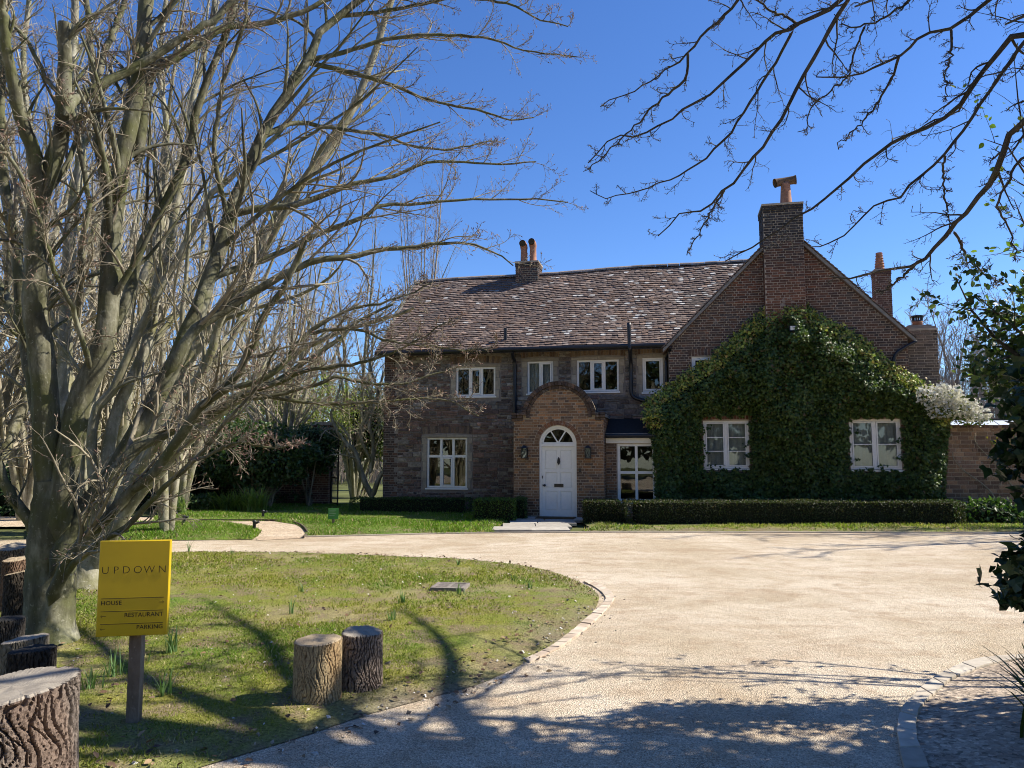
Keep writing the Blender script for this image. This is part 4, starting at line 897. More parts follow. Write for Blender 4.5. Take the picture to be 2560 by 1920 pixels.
def cloud(rng, n, centre, rad, shell=.55, lump=.25, seed=1):
    d = rv(rng, n); q = rng.uniform(shell ** 3, 1, n) ** (1 / 3); k = 1 + lump * vnoise(d * 1.0, 4.5, seed) + .12 * vnoise(d, 11, seed + 1)
    return np.asarray(centre) + d * np.asarray(rad) * (q * k)[:, None], d
def bush(name, label, cat, centre, rad, n, size, cols, kind='oval', mat='leaf', seed=1, core=True, up=.4, group=None, stems=9, base=None, lump=.25, shell=.55, wid=1.0):
    rng = np.random.default_rng(seed); centre = np.asarray(centre, float); z0 = .03
    root = tag(empty(name, (centre[0], centre[1], z0)), label, cat, group); c0 = np.array((centre[0], centre[1], z0))
    if stems:
        m = MB()
        for k in range(stems):
            t = rng.uniform(0, 6.28); e = centre + np.array((math.cos(t) * rad[0], math.sin(t) * rad[1], rng.uniform(-.2, .6) * rad[2])) * rng.uniform(.5, .9); s0 = c0 + np.array((rng.normal(0, .12 * rad[0]), rng.normal(0, .12 * rad[1]), -.05))
            md = (s0 + e) / 2 + rng.normal(0, .08, 3) * rad[0]; m.tube(smooth_line([s0 - c0, md - c0, e - c0], 9), np.linspace(.03, .008, 9), 5)
        m.obj('stem', MT['twig'], root)
    pos, d = cloud(rng, n, centre, rad, shell, lump, seed); k = pos[:, 2] > .04; pos, d = pos[k], d[k]; n = len(pos)
    nr = rv(rng, n) * .8 + d * .6 + UP * up; yd = rv(rng, n) + d * .5 - UP * .25; c = palette(rng, n, cols, .3)
    V, F, T = scatter(kind, pos - c0, yd, nr, size * rng.uniform(.7, 1.35, n), c, wid); o = ob('foliage', mesh_np('foliage', V, [F], T), MT[mat], root); o['kind'] = 'stuff'
    if core:
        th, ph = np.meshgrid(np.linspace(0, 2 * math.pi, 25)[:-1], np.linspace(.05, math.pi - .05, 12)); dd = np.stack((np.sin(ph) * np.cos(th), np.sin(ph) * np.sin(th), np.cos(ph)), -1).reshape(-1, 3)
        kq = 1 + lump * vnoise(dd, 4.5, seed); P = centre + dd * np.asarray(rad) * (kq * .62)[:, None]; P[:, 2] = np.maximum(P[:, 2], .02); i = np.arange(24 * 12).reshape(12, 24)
        F = np.stack((i[:-1], np.roll(i, -1, 1)[:-1], np.roll(i, -1, 1)[1:], i[1:]), -1).reshape(-1, 4); ob('dark_core', mesh_np('dark_core', P - c0, [F], (.1, .1, .1), True), MT['core'], root)  # solid dark blob added inside the foliage, in place of shaded depth
    return root
# white clematis spilling over the end of the garden wall
cl = tag(empty('clematis', (10.75, 18.55, 2.2)), 'mound of white clematis blossom spilling over the brick garden wall', 'clematis')
rng = np.random.default_rng(7); c0 = np.array((10.75, 18.55, 2.2)); PW = []; PL = []
for (x, y, rx, rz, nn) in ((2010, 857, .32, .24, 500), (2045, 855, .34, .27, 650), (2075, 876, .38, .24, 650), (2105, 897, .36, .16, 420), (2030, 885, .34, .22, 300)):
    p = at(x * D, y * D, 18.6); pp, d = cloud(rng, nn, p, (rx, .45, rz), .7, .3, x); PW.append(pp); q, d = cloud(rng, nn // 2, p - np.array((0, -.12, .1)), (rx * 1.1, .4, rz * 1.05), .5, .3, x + 1); PL.append(q)
PW = np.vstack(PW); PL = np.vstack(PL); n = len(PW)
V, F, T = scatter('diamond', PW - c0, rv(rng, n), rv(rng, n) + np.array((.3, -.4, .8)), rng.uniform(.055, .095, n), palette(rng, n, [(.64, .62, .52), (.56, .56, .45), (.70, .68, .60)], .1), 1.3); o = ob('blossom', mesh_np('blossom', V, [F], T), MT['petal'], cl); o['kind'] = 'stuff'
n = len(PL); V, F, T = scatter('oval', PL - c0, rv(rng, n), rv(rng, n) + UP * .8, rng.uniform(.05, .09, n), palette(rng, n, [(.06, .11, .02), (.12, .15, .03), (.035, .07, .018), (.18, .19, .05)], .3)); o = ob('foliage', mesh_np('foliage', V, [F], T), MT['leaf'], cl); o['kind'] = 'stuff'

def hedge(label, foot, z1, seed, cols, dens=1500, size=.03, name='hedge'):
    """clipped hedge over a quadrilateral footprint"""
    f = np.array(foot, float); c = f.mean(0); root = tag(empty(name, (c[0], c[1], 0)), label, 'hedge', 'clipped box hedges'); rng = np.random.default_rng(seed); o3 = np.array((c[0], c[1], 0))
    ins = c + (f - c) * (1 - .035 / np.maximum(np.abs(f - c).min(1, keepdims=True), .1)); m = MB(); m.add(np.vstack((np.column_stack((ins, np.full(4, .02))), np.column_stack((ins, np.full(4, z1 - .03))))) - o3, BOXF); m.obj('dark_core', MT['core'], root)  # solid dark box added inside the leaf shell, in place of shaded depth
    P, NR = [], []
    for i in range(4):
        a, b = f[i], f[(i + 1) % 4]; ln = np.linalg.norm(b - a); n = int(ln * z1 * dens); t, w = rng.uniform(0, 1, n), rng.uniform(.02, 1, n); nn = np.array((b[1] - a[1], -(b[0] - a[0]), 0)) / ln
        P.append(np.column_stack((a + (b - a) * t[:, None], w * z1))); NR.append(np.tile(nn, (n, 1)))
    ar = abs(np.cross(f[1] - f[0], f[2] - f[0])) / 2 + abs(np.cross(f[2] - f[0], f[3] - f[0])) / 2; n = int(ar * dens * 1.2); u, v = rng.uniform(0, 1, (2, n, 1)); q = (f[0] * (1 - u) + f[1] * u) * (1 - v) + (f[3] * (1 - u) + f[2] * u) * v
    P.append(np.column_stack((q, np.full(n, z1)))); NR.append(np.tile(UP, (n, 1))); P, NR = np.vstack(P), np.vstack(NR); n = len(P)
    P += NR * (rng.normal(-.008, .016, n) + .022 * vnoise(P, 5, seed))[:, None]
    edge = np.minimum(1, (z1 - P[:, 2]) / .05); P[:, 2] -= (1 - edge) * .012
    V, F, T = scatter('oval', P - o3, rv(rng, n) + NR * .7, rv(rng, n) * .9 + NR * .6 + UP * .3, size * rng.uniform(.7, 1.4, n), palette(rng, n, cols, .35), 1.25); o = ob('foliage', mesh_np('foliage', V, [F], T), MT['leaf'], root); o['kind'] = 'stuff'
HG = [(.030, .055, .012), (.04, .075, .016), (.055, .095, .02), (.075, .11, .025)]
HB = [(.030, .042, .014), (.045, .055, .018), (.06, .05, .025), (.035, .055, .015)]
hedge('low dark hedge along the stone wall under the six-light window', [(-4.45, 21.25), (-1.15, 21.0), (-1.1, 21.55), (-4.4, 22.0)], .45, 1, HG, 1100)
hedge('small cube-shaped box hedge lit by the sun left of the door', [(-.93, 18.75), (.06, 18.75), (.12, 19.65), (-.85, 19.7)], .55, 2, [(.06, .11, .02), (.08, .14, .025), (.11, .17, .03), (.045, .08, .016)], 1700)  # paler copy of the hedge greens, sunlight put into the leaf colour
hedge('short shaded hedge tight against the left side of porch', [(.1, 19.3), (.34, 19.3), (.4, 20.75), (.1, 20.8)], .55, 3, HG)
hedge('short hedge right of the porch below the four-pane window', [(1.68, 18.3), (2.55, 18.15), (2.6, 19.0), (1.8, 19.1)], .55, 4, HB)
hedge('long brownish hedge running below the ivy', [(2.6, 17.6), (10.2, 17.5), (10.3, 18.4), (2.65, 18.6)], .57, 5, HB, 1300)

# garden walls
def garden_wall(label, x0, x1, y, z1, cols, seed, L, g, cap, thick=.33):
    root = tag(empty('garden_wall', (x0, y, 0)), label, 'wall', 'brick garden walls'); pl = Pl((0, 0, 0), (1, 0, 0), (0, 0, 1), (0, -1, 0)); w = x1 - x0
    MB().box(0, w, 0, thick, -.05, z1 - .07).obj('core', MT['mortar'], root)
    emit(root, 'brick', bricks(pl, lambda q: (0, w), [], 0, z1 - .07, g, bt(cols, .3), seed, L=L), MT['brick'], cap, 'brickwork', )
    rr = np.random.default_rng(seed); n = int(w / .115)
    cs = []
    for k in range(n):
        m = MB(); m.box(k * w / n + .005, (k + 1) * w / n - .005, -.03 + rr.uniform(-.006, .006), thick + .03, z1 - .07, z1 + rr.uniform(-.006, .006), cols[rr.integers(len(cols))] * rr.uniform(.4, .9)); m.obj('coping_brick', MT['brick'], root)
    return root
gwr = garden_wall('weathered brick garden wall joining the ivy gable', 10.55, 16.0, 18.95, 2.36, B((.22, .13, .075), (.19, .12, .08), (.25, .16, .095), (.15, .095, .065)), 91, .27, .098, 280)
gwl = garden_wall('shaded dark brick garden wall behind the shrubs', -16, -6.45, 25.2, 2.25, B((.10, .05, .038), (.08, .045, .036), (.12, .06, .042)), 92, .225, .075, 0)
root = tag(empty('gate_pillar', (-6.2, 25.25, 0)), 'square brick pillar beside the iron gate', 'pillar'); m = MB(); m.box(-.28, .28, -.28, .28, -.05, 2.6); m.box(-.33, .33, -.33, .33, 2.6, 2.7); m.obj('core', MT['mortar'], root); ps = []
for pl in (Pl((-.28, -.28, 0), (1, 0, 0), (0, 0, 1), (0, -1, 0)), Pl((.28, -.28, 0), (0, 1, 0), (0, 0, 1), (1, 0, 0))): ps += bricks(pl, lambda w: (0, .56), [], 0, 2.6, .072, bt(B((.16, .075, .05), (.12, .06, .045), (.19, .10, .065))), 93)
emit(root, 'brick', ps, MT['brick'], 120, 'brickwork')
gt = tag(empty('iron_gate', (-5.85, 25.0, 0), math.radians(-62)), 'black wrought iron gate standing open by the pillar', 'gate')
m = MB(); m.box(0, .03, -.015, .015, .05, 2.35); m.box(.87, .9, -.015, .015, .05, 2.35)
for z in (.1, .9, 1.7, 2.3): m.box(.03, .87, -.012, .012, z, z + .03)
m.obj('gate_frame', MT['iron'], gt)
for k in range(7): m = MB(); m.tube([(.12 + k * .11, 0, .1), (.12 + k * .11, 0, 2.4)], .009, 6); m.obj('bar', MT['iron'], gt)
# climbing stems on the right wall
cs = tag(empty('climber', (11.8, 18.9, 0)), 'two bare twisting climber stems on the brick garden wall', 'climber')
for pts in ([(2240, 1090), (2232, 1065), (2205, 1040), (2170, 1015), (2150, 990), (2148, 975)], [(2290, 1090), (2282, 1060), (2262, 1030), (2240, 1000), (2200, 960), (2196, 935)]):
    P = np.array([at((x - 90) * D, y * D, 18.86) for x, y in pts]) - np.array((11.8, 18.9, 0)); P = np.vstack((P[:1] * [1, 1, 0], P)); m = MB(); m.tube(smooth_line(P, 24), np.linspace(.024, .008, 24), 7); m.obj('stem', MT['twig'], cs, True)
n = 40; q = np.array([at(x * D, y * D, 18.82) for x, y in zip(rng.uniform(2130, 2212, n), rng.uniform(925, 975, n))]) - np.array((11.8, 18.9, 0)); V, F, T = scatter('oval', q, rv(rng, n), rv(rng, n) + np.array((0, -.6, .4)), rng.uniform(.05, .09, n), palette(rng, n, [(.16, .14, .03), (.09, .12, .03)], .3)); ob('leaves', mesh_np('leaves', V, [F], T), MT['leaf'], cs)['kind'] = 'stuff'
# glasshouse roof showing over the wall
gh = tag(empty('glasshouse', (13.2, 22.5, 0)), 'pale glasshouse roof just showing above the brick garden wall', 'glasshouse')
m = MB(); m.box(-.7, 3, -.05, 3.05, 0, 1.95); m.obj('base', MT['white'], gh)
for k in range(6): u0, u1 = -.7 + k * .62, -.7 + (k + 1) * .62; m = MB(); m.add([(u0 + .02, -.1, 1.95), (u1 - .02, -.1, 1.95), (u1 - .02, 1.5, 2.72), (u0 + .02, 1.5, 2.72), (u0 + .02, -.1, 1.94), (u1 - .02, -.1, 1.94), (u1 - .02, 1.5, 2.71), (u0 + .02, 1.5, 2.71)], BOXF); m.obj('roof_pane', plain('pale_pane', (.62, .68, .72), .12, .6, .05) if k == 0 else gh.children[1].data.materials[0], gh)
m = MB(); m.box(-.75, 3.05, 1.47, 1.53, 2.71, 2.76); m.obj('ridge_bar', MT['iron'], gh)

# shrubs
DG = [(.026, .058, .017), (.04, .082, .023), (.058, .11, .032), (.07, .10, .042)]
YG = [(.17, .22, .05), (.22, .26, .07), (.12, .17, .04), (.26, .25, .09)]
def bc(x, y, Y): return at(x * D, y * D, Y)
bush('evergreen_shrub', 'big dark glossy evergreen shrub right of the beech limbs', 'shrub', bc(560, 985, 23.2), (1.75, 1.0, .95), 6500, .11, DG, seed=11, mat='ivyleaf', group='shrubs by the old wall', stems=16)
bush('evergreen_shrub', 'glossy evergreen shrub hanging over the dark wall', 'shrub', bc(668, 965, 24.3), (1.0, .7, .75), 3200, .10, DG, seed=12, mat='ivyleaf', group='shrubs by the old wall', stems=6)
bush('leafy_shrub', 'loose yellow-green shrub above the evergreens', 'shrub', bc(640, 890, 27.5), (2.4, 1.4, 1.5), 11000, .075, YG, 'diamond', seed=13, core=False, group='shrubs by the old wall', lump=.35, shell=.2)
bush('leafy_shrub', 'olive green shrub between beech limbs and yellow-green shrub', 'shrub', bc(520, 905, 28.5), (1.9, 1.3, 1.1), 5000, .08, [(.12, .15, .05), (.09, .12, .04), (.15, .17, .06)], 'diamond', seed=14, core=False, group='shrubs by the old wall', lump=.35, shell=.25)
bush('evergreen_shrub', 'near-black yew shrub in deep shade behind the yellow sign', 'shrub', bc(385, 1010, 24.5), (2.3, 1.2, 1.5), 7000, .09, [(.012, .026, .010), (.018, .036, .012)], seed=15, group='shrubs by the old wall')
bush('evergreen_shrub', 'dark green shrub beyond the open iron gate', 'shrub', bc(790, 920, 31), (1.5, 1.2, 1.6), 4500, .12, [(.04, .065, .022), (.06, .085, .03), (.10, .11, .05)], seed=16, group='shrubs by the old wall')
bush('evergreen_shrub', 'dark shrub at far left behind the log row', 'shrub', bc(20, 1075, 22), (2.4, 1.4, 1.2), 6000, .1, DG, seed=17, group='shrubs by the old wall')
bush('leafy_shrub', 'bronze twiggy shrub filling the gap left of the dark yew', 'shrub', bc(230, 1010, 28), (3.0, 1.6, 1.7), 7000, .08, [(.10, .085, .04), (.13, .11, .05), (.07, .08, .03)], 'diamond', seed=18, core=False, lump=.4, shell=.2, group='shrubs by the old wall')
def strap_clump(label, base, n, h, cols, seed, spread=.5, wid=.022, name='strappy_plant', cat='plant', group=None):
    rng = np.random.default_rng(seed); b = np.asarray(base, float); root = tag(empty(name, b), label, cat, group); Q = 6; t = np.linspace(0, 1, Q)
    az = rng.uniform(0, 6.28, n); ln = h * rng.uniform(.65, 1.25, n); lean = rng.uniform(.15, 1.0, n) * spread; o = rng.normal(0, .35, (n, 2)) * spread * h * .6
    X = (ln * lean)[:, None] * t ** 1.6; Zz = ln[:, None] * (t - .45 * lean[:, None] * t ** 2.6)
    C = np.stack((np.cos(az)[:, None] * X + o[:, :1], np.sin(az)[:, None] * X + o[:, 1:], Zz - .02), -1); side = np.stack((-np.sin(az), np.cos(az), 0 * az), -1)[:, None] * (wid * (1 - .85 * t ** 2))[None, :, None] * .5
    V = np.stack((C - side, C + side), 2).reshape(-1, 3); i = np.arange(n)[:, None] * Q * 2 + np.arange(Q - 1)[None] * 2; F = np.stack((i, i + 1, i + 3, i + 2), -1).reshape(-1, 4)
    ob('leaves', mesh_np('leaves', V, [F], np.repeat(palette(rng, n, cols, .3), Q * 2, 0), True), MT['leaf'], root)['kind'] = 'stuff'; return root
SG = [(.14, .21, .04), (.19, .26, .055), (.24, .29, .07)]
strap_clump('bright arching day-lily clump at the right of the border', gd(548, 1108), 320, .72, SG, 1, 1.0, .036, group='border plants by the path')
strap_clump('arching green clump in the middle of the border', gd(500, 1108), 240, .68, [(.10, .16, .035), (.13, .19, .045)], 2, 1.0, .03, group='border plants by the path')
strap_clump('spiky iris clump at the left of the border', gd(382, 1113), 140, .62, [(.13, .19, .07), (.17, .23, .09)], 3, .8, .035, group='border plants by the path')
bush('ground_cover', 'dark low leafy plants between the border clumps', 'plant', gd(445, 1106) + np.array((0, 0, .15)), (.9, .45, .3), 1500, .12, DG, seed=31, stems=0, core=False, group='border plants by the path')
bush('ground_cover', 'dark low plants at the foot of the brick garden wall', 'plant', (11.0, 18.2, .25), (1.2, .35, .35), 1500, .11, DG, seed=32, stems=0, group='border plants by the path')
bush('ground_cover', 'silvery low plants in shade below the dark brick wall', 'plant', gd(630, 1092) + np.array((0, 0, .15)), (.8, .4, .3), 700, .09, [(.09, .11, .06), (.05, .08, .03)], seed=33, stems=0, core=False, group='border plants by the path')
# ---------------------------------------------------------------- trees
def resample(P, R, n):
    P = smooth_line(P, len(P) * 8); R = np.interp(np.linspace(0, 1, len(P)), np.linspace(0, 1, len(R)), R)
    L = np.concatenate(([0], np.cumsum(np.linalg.norm(np.diff(P, axis=0), axis=1)))); t = np.linspace(0, L[-1], n)
    return np.column_stack([np.interp(t, L, P[:, k]) for k in range(3)]), np.interp(t, L, R)
def limbs_from(traces, n, rng, wob=.01):
    """traced limbs: (depth0, depth1, width0, width1, [(x, y) in the 2560 px photo]) -> centre lines in the scene"""
    PP, RR = [], []
    for y0, y1, w0, w1, pts in traces:
        m = len(pts); Y = np.linspace(y0, y1, m); W = np.linspace(w0, w1, m); P = np.array([at(x, y, q) for (x, y), q in zip(pts, Y)])
        p, r_ = resample(P, W * .5 * Y / FPX, n); p += np.cumsum(rng.normal(0, wob * .3, p.shape), 0) * 0 + rng.normal(0, wob, p.shape) * np.linspace(.3, 1, n)[:, None]
        p = np.vstack((p[:1] - unit(p[1] - p[0]) * r_[0], p[1:] if n < 3 else p[1:])); r_ = r_.copy(); p[1] = p[0] + (p[1] - p[0]) * .5; r_[1] = r_[0]; r_[0] *= .12
        PP.append(p); RR.append(r_)
    return np.array(PP), np.array(RR)
def spawn(P, R, K, t0, t1, length, ang, up, Q, rng, rf=.5, rmin=.002, wig=.12, bias=None, taper=.25, relen=True):
    N, Qp = P.shape[:2]; t = (t0 + (t1 - t0) * (np.arange(K)[None] + rng.uniform(0, 1, (N, K))) / K)
    x = t * (Qp - 1); i = np.minimum(x.astype(int), Qp - 2); f = (x - i)[..., None]; n = np.arange(N)[:, None]
    p = P[n, i] * (1 - f) + P[n, i + 1] * f; T = unit(P[n, i + 1] - P[n, i]); r_ = R[n, i] * (1 - f[..., 0]) + R[n, i + 1] * f[..., 0]
    plen = np.linalg.norm(P[:, -1] - P[:, 0], axis=-1)[:, None]; base = (plen * length) if relen else length
    ln = base * (1.15 - .75 * t) * rng.uniform(.55, 1.25, (N, K))
    v = rng.normal(size=(N, K, 3)); v = unit(v - (v * T).sum(-1, keepdims=True) * T); a = ang * rng.uniform(.7, 1.25, (N, K))[..., None]
    d = T * np.cos(a) + v * np.sin(a) + UP * up
    if bias is not None: d = d + np.asarray(bias)
    d = unit(d).reshape(-1, 3); p = p.reshape(-1, 3); ln = ln.reshape(-1); M = len(p); C = np.empty((M, Q, 3)); C[:, 0] = p; st = ln / (Q - 1)
    bend = rng.normal(0, 1.1 / Q, (M, 3)) * min(1, wig * 8)
    for q in range(1, Q):
        d = unit(d + bend + rng.normal(0, wig * .7, (M, 3)) + UP * (up * .35)); C[:, q] = C[:, q - 1] + d * st[:, None]
    r0 = np.maximum(np.minimum(r_.reshape(-1) * rf, ln * .03 + .002), rmin); RR = r0[:, None] * np.linspace(1, taper, Q)[None]
    return C, np.maximum(RR, rmin * .5)
def knobs(P, R, rng, amt=.06): return R * (1 + amt * rng.normal(size=R.shape))
def buds_at(P, rng, size, cols, extra=0):
    tip = P[:, -1]; d = unit(P[:, -1] - P[:, -2]); pos, dd = [tip], [d]
    for _ in range(extra):
        k = rng.integers(1, P.shape[1] - 1, len(P)); pos.append(P[np.arange(len(P)), k]); dd.append(unit(d + rng.normal(0, .7, d.shape)))
    pos, dd = np.vstack(pos), np.vstack(dd); n = len(pos)
    return scatter('bud', pos, dd, rv(rng, n), size * rng.uniform(.6, 1.4, n), palette(rng, n, cols, .3), .8)
def tree_obj(name, label, group, base, trunk, limbs, levels, mats, bud=None, each_limb=True, lsides=9):
    """tree > trunk, limb..., crown (twigs), buds"""
    base = np.asarray(base, float); root = tag(empty(name, base), label, 'tree', group)
    if trunk is not None: V, F = tubes(trunk[0][None] - base, trunk[1][None], 18); ob('trunk', mesh_np('trunk', V, [F], (.2, .2, .1), True), mats[0], root)
    if each_limb:
        for p, r_ in zip(*limbs): V, F = tubes(p[None] - base, r_[None], lsides); ob('limb', mesh_np('limb', V, [F], (.2, .2, .1), True), mats[0], root)
    else: V, F = tubes(limbs[0] - base, limbs[1], lsides); ob('trunk', mesh_np('trunk', V, [F], (.2, .2, .1), True), mats[0], root)
    if each_limb: (p, r_), s = levels[0]; V, F = tubes(p - base, r_, s + 1); ob('branches', mesh_np('branches', V, [F], (.2, .2, .1), True), mats[0], root)['kind'] = 'stuff'; levels = levels[1:]
    m = MB()
    for (p, r_), s in levels: V, F = tubes(p - base, r_, s); m.add(V, F)
    o = ob('crown', m.mesh('crown', True), mats[1], root); o['kind'] = 'stuff'
    if bud is not None: V, F, T = bud; o = ob('buds', mesh_np('buds', V - base, [F], T), MT['bud'], root); o['kind'] = 'stuff'
    return root
BUDC = [(.20, .12, .085), (.27, .18, .13), (.14, .08, .06), (.34, .25, .19)]
rng = np.random.default_rng(2024)
MAIN = [  # main beech, base about 6.75 m away
    (6.7, 6.3, 70, 32, [(132, 1290), (120, 1130), (111, 937), (92, 793), (88, 612), (97, 506), (122, 422), (156, 316), (162, 211), (165, 55)]),
    (6.45, 5.9, 40, 24, [(97, 510), (92, 443), (76, 359), (46, 274), (30, 190), (17, 120), (5, 0)]),
    (6.3, 7.0, 30, 16, [(165, 280), (181, 253), (219, 236), (270, 202), (337, 169), (430, 110), (520, 60), (600, -20)]),
    (6.8, 7.6, 46, 20, [(112, 1300), (106, 1082), (72, 889), (53, 807), (25, 760), (-20, 690), (-80, 600)]),
    (7.0, 7.4, 30, 18, [(60, 830), (48, 696), (38, 610), (25, 548), (8, 422), (2, 250), (10, 60), (4, -60)]),
    (6.6, 6.9, 62, 34, [(150, 1330), (159, 1227), (178, 1106), (202, 986), (251, 889), (275, 745), (275, 640), (278, 570), (291, 485), (312, 359), (337, 253), (354, 148), (363, 42), (371, -60)]),
    (6.8, 7.3, 22, 14, [(278, 560), (272, 527), (253, 422), (245, 359), (240, 232), (228, 127), (219, 42), (214, -60)]),
    (7.1, 7.5, 18, 12, [(247, 190), (258, 140), (274, 97), (295, 50), (316, -10), (330, -80)]),
    (6.6, 5.8, 14, 9, [(225, 920), (212, 870), (188, 793), (178, 759), (140, 682), (111, 600), (80, 500), (30, 400), (-20, 330)]),
    (6.6, 6.2, 16, 9, [(192, 800), (200, 735), (202, 672), (203, 612), (224, 506), (203, 401), (181, 274), (120, 200), (60, 90), (0, 30)]),
    (6.9, 8.0, 28, 10, [(345, 400), (372, 195), (430, 150), (500, 110), (545, 75), (607, 62), (700, 50), (800, 10), (880, -40)]),
    (6.55, 8.3, 52, 15, [(138, 1420), (170, 1350), (207, 1275), (270, 1203), (328, 1106), (381, 1010), (434, 913), (487, 793), (501, 759), (530, 672), (564, 590), (570, 536), (603, 464), (633, 380), (662, 316), (696, 266), (738, 202), (772, 148), (802, 72), (844, 42), (900, 0), (980, -60)]),
    (7.4, 7.2, 14, 8, [(568, 540), (555, 480), (544, 443), (536, 359), (544, 300), (560, 200), (600, 100), (620, 0)]),
    (7.4, 8.4, 20, 3, [(562, 540), (633, 523), (717, 515), (781, 498), (827, 481), (881, 460), (970, 443), (1008, 430), (1080, 405), (1156, 405), (1270, 411), (1340, 402)]),
    (7.0, 8.8, 22, 3, [(495, 780), (497, 740), (540, 690), (600, 670), (700, 633), (784, 591), (903, 544), (953, 513), (1059, 508), (1164, 498), (1291, 498), (1420, 503)]),
    (7.7, 9.0, 16, 3, [(650, 345), (700, 320), (738, 308), (839, 321), (953, 338), (1046, 367), (1130, 372), (1240, 350)]),
    (8.0, 9.0, 14, 3, [(768, 156), (820, 168), (877, 181), (953, 203), (1012, 224), (1071, 249), (1206, 278), (1278, 300), (1336, 291)]),
    (8.0, 8.6, 14, 3, [(775, 150), (827, 139), (900, 118), (974, 97), (1067, 86), (1164, 91), (1244, 101), (1312, 127), (1442, 143)]),
    (8.2, 8.0, 12, 3, [(850, 40), (940, 30), (1050, 12), (1150, -5), (1270, 10), (1340, 45), (1420, 65)]),
    (6.6, 7.6, 30, 3, [(420, 930), (480, 830), (540, 790), (600, 750), (700, 692), (784, 654), (877, 641), (936, 629), (1038, 616), (1122, 608), (1206, 616), (1284, 660)]),
    (6.5, 5.9, 34, 15, [(128, 1500), (160, 1425), (200, 1362), (251, 1314), (318, 1232), (362, 1208), (410, 1145), (463, 1077), (492, 1024), (579, 957), (627, 870), (675, 769), (720, 700), (760, 600)]),
    (6.0, 6.4, 16, 3, [(560, 975), (650, 950), (700, 920), (743, 863), (773, 830), (825, 795), (852, 784), (912, 765), (971, 752), (1025, 735), (1076, 706)]),
    (6.2, 6.8, 10, 2.5, [(776, 836), (822, 825), (901, 823), (944, 844), (998, 857), (1053, 863), (1134, 874), (1230, 870)]),
    (6.55, 7.5, 34, 6, [(240, 1240), (328, 1130), (395, 1092), (482, 1048), (545, 1024), (603, 986), (651, 966), (688, 955), (764, 904), (844, 850), (900, 800), (980, 760)]),
    (7.0, 6.6, 13, 3, [(640, 975), (700, 955), (754, 930), (836, 917), (890, 909), (944, 895), (998, 873), (1060, 840), (1130, 800)]),
    (7.0, 7.6, 12, 2.5, [(580, 992), (652, 995), (721, 980), (808, 955), (846, 941), (890, 955), (971, 960), (1012, 958), (1066, 941), (1107, 930), (1180, 900)]),
    (7.1, 7.8, 10, 2.5, [(640, 985), (720, 1000), (800, 1010), (863, 1009), (944, 1004), (998, 1001), (1066, 997), (1130, 1006), (1200, 1040)]),
    (6.5, 5.7, 20, 5, [(135, 1490), (170, 1425), (212, 1385), (260, 1347), (328, 1309), (386, 1241), (434, 1203), (482, 1154), (530, 1106), (554, 1063), (603, 1015), (660, 940), (700, 860)]),
    (6.0, 5.7, 9, 3, [(485, 1152), (530, 1135), (579, 1111), (617, 1106), (680, 1120), (740, 1110)]),
    (6.8, 6.4, 32, 20, [(128, 1450), (105, 1390), (72, 1299), (39, 1260), (10, 1203), (-20, 1120), (-60, 1000)]),
    (6.9, 7.6, 34, 16, [(140, 1280), (165, 1080), (200, 960), (260, 860), (320, 740), (350, 620), (420, 500), (470, 380), (500, 250), (560, 100), (600, -40)]),
]
trunk = resample(np.array([at(x, y, Y) for x, y, Y in ((122, 1625, 6.72), (123, 1590, 6.74), (125, 1500, 6.75), (130, 1400, 6.75), (140, 1300, 6.72), (138, 1200, 6.7))]), np.array((150, 122, 108, 112, 118, 90)) * .5 * 6.75 / FPX, 24)
th_ = trunk[1] * (1 + .03 * rng.normal(size=24)); trunk = (trunk[0], th_)
P0, R0 = limbs_from(MAIN, 26, rng, .008); R0 = knobs(P0, R0, rng, .03)
thin = R0[:, 2] < .055
s1 = spawn(P0[~thin], R0[~thin], 13, .38, 1.0, .36, .75, .2, 10, rng, .42, .0042, .10, bias=(.2, 0, .05))
s1b = spawn(P0[thin], R0[thin], 17, .08, 1.0, .24, .62, .12, 9, rng, .5, .0036, .11, bias=(.16, 0, .03))
P1, R1 = s1; P1b, R1b = s1b
s2 = spawn(P1, R1, 7, .12, 1.0, .50, .7, .1, 7, rng, .6, .0032, .14); s2b = spawn(P1b, R1b, 8, .08, 1.0, .48, .65, .1, 6, rng, .6, .003, .14)
s3 = spawn(*s2, 4, .12, 1.0, .55, .65, .1, 5, rng, .75, .0028, .16); s3b = spawn(*s2b, 4, .1, 1.0, .6, .6, .12, 5, rng, .75, .0026, .16)
bd = [buds_at(s3[0][::4], rng, .022, BUDC), buds_at(s3b[0][::2], rng, .03, BUDC), buds_at(s2b[0], rng, .032, BUDC)]
def join(bs):
    V, F, T, n = [], [], [], 0
    for v, f, t in bs: V.append(v); F.append(f + n); T.append(t); n += len(v)
    return np.vstack(V), np.vstack(F), np.vstack(T)
tree_obj('beech_tree', 'large multi-stemmed bare beech standing behind the yellow sign', 'bare trees of the left row', (-3.95, 6.75, 0), trunk, (P0, R0), [(s1, 5), (s1b, 4), (s2, 3), (s2b, 3), (s3, 3), (s3b, 3)], (MT['beech'], MT['twig']), join(bd))

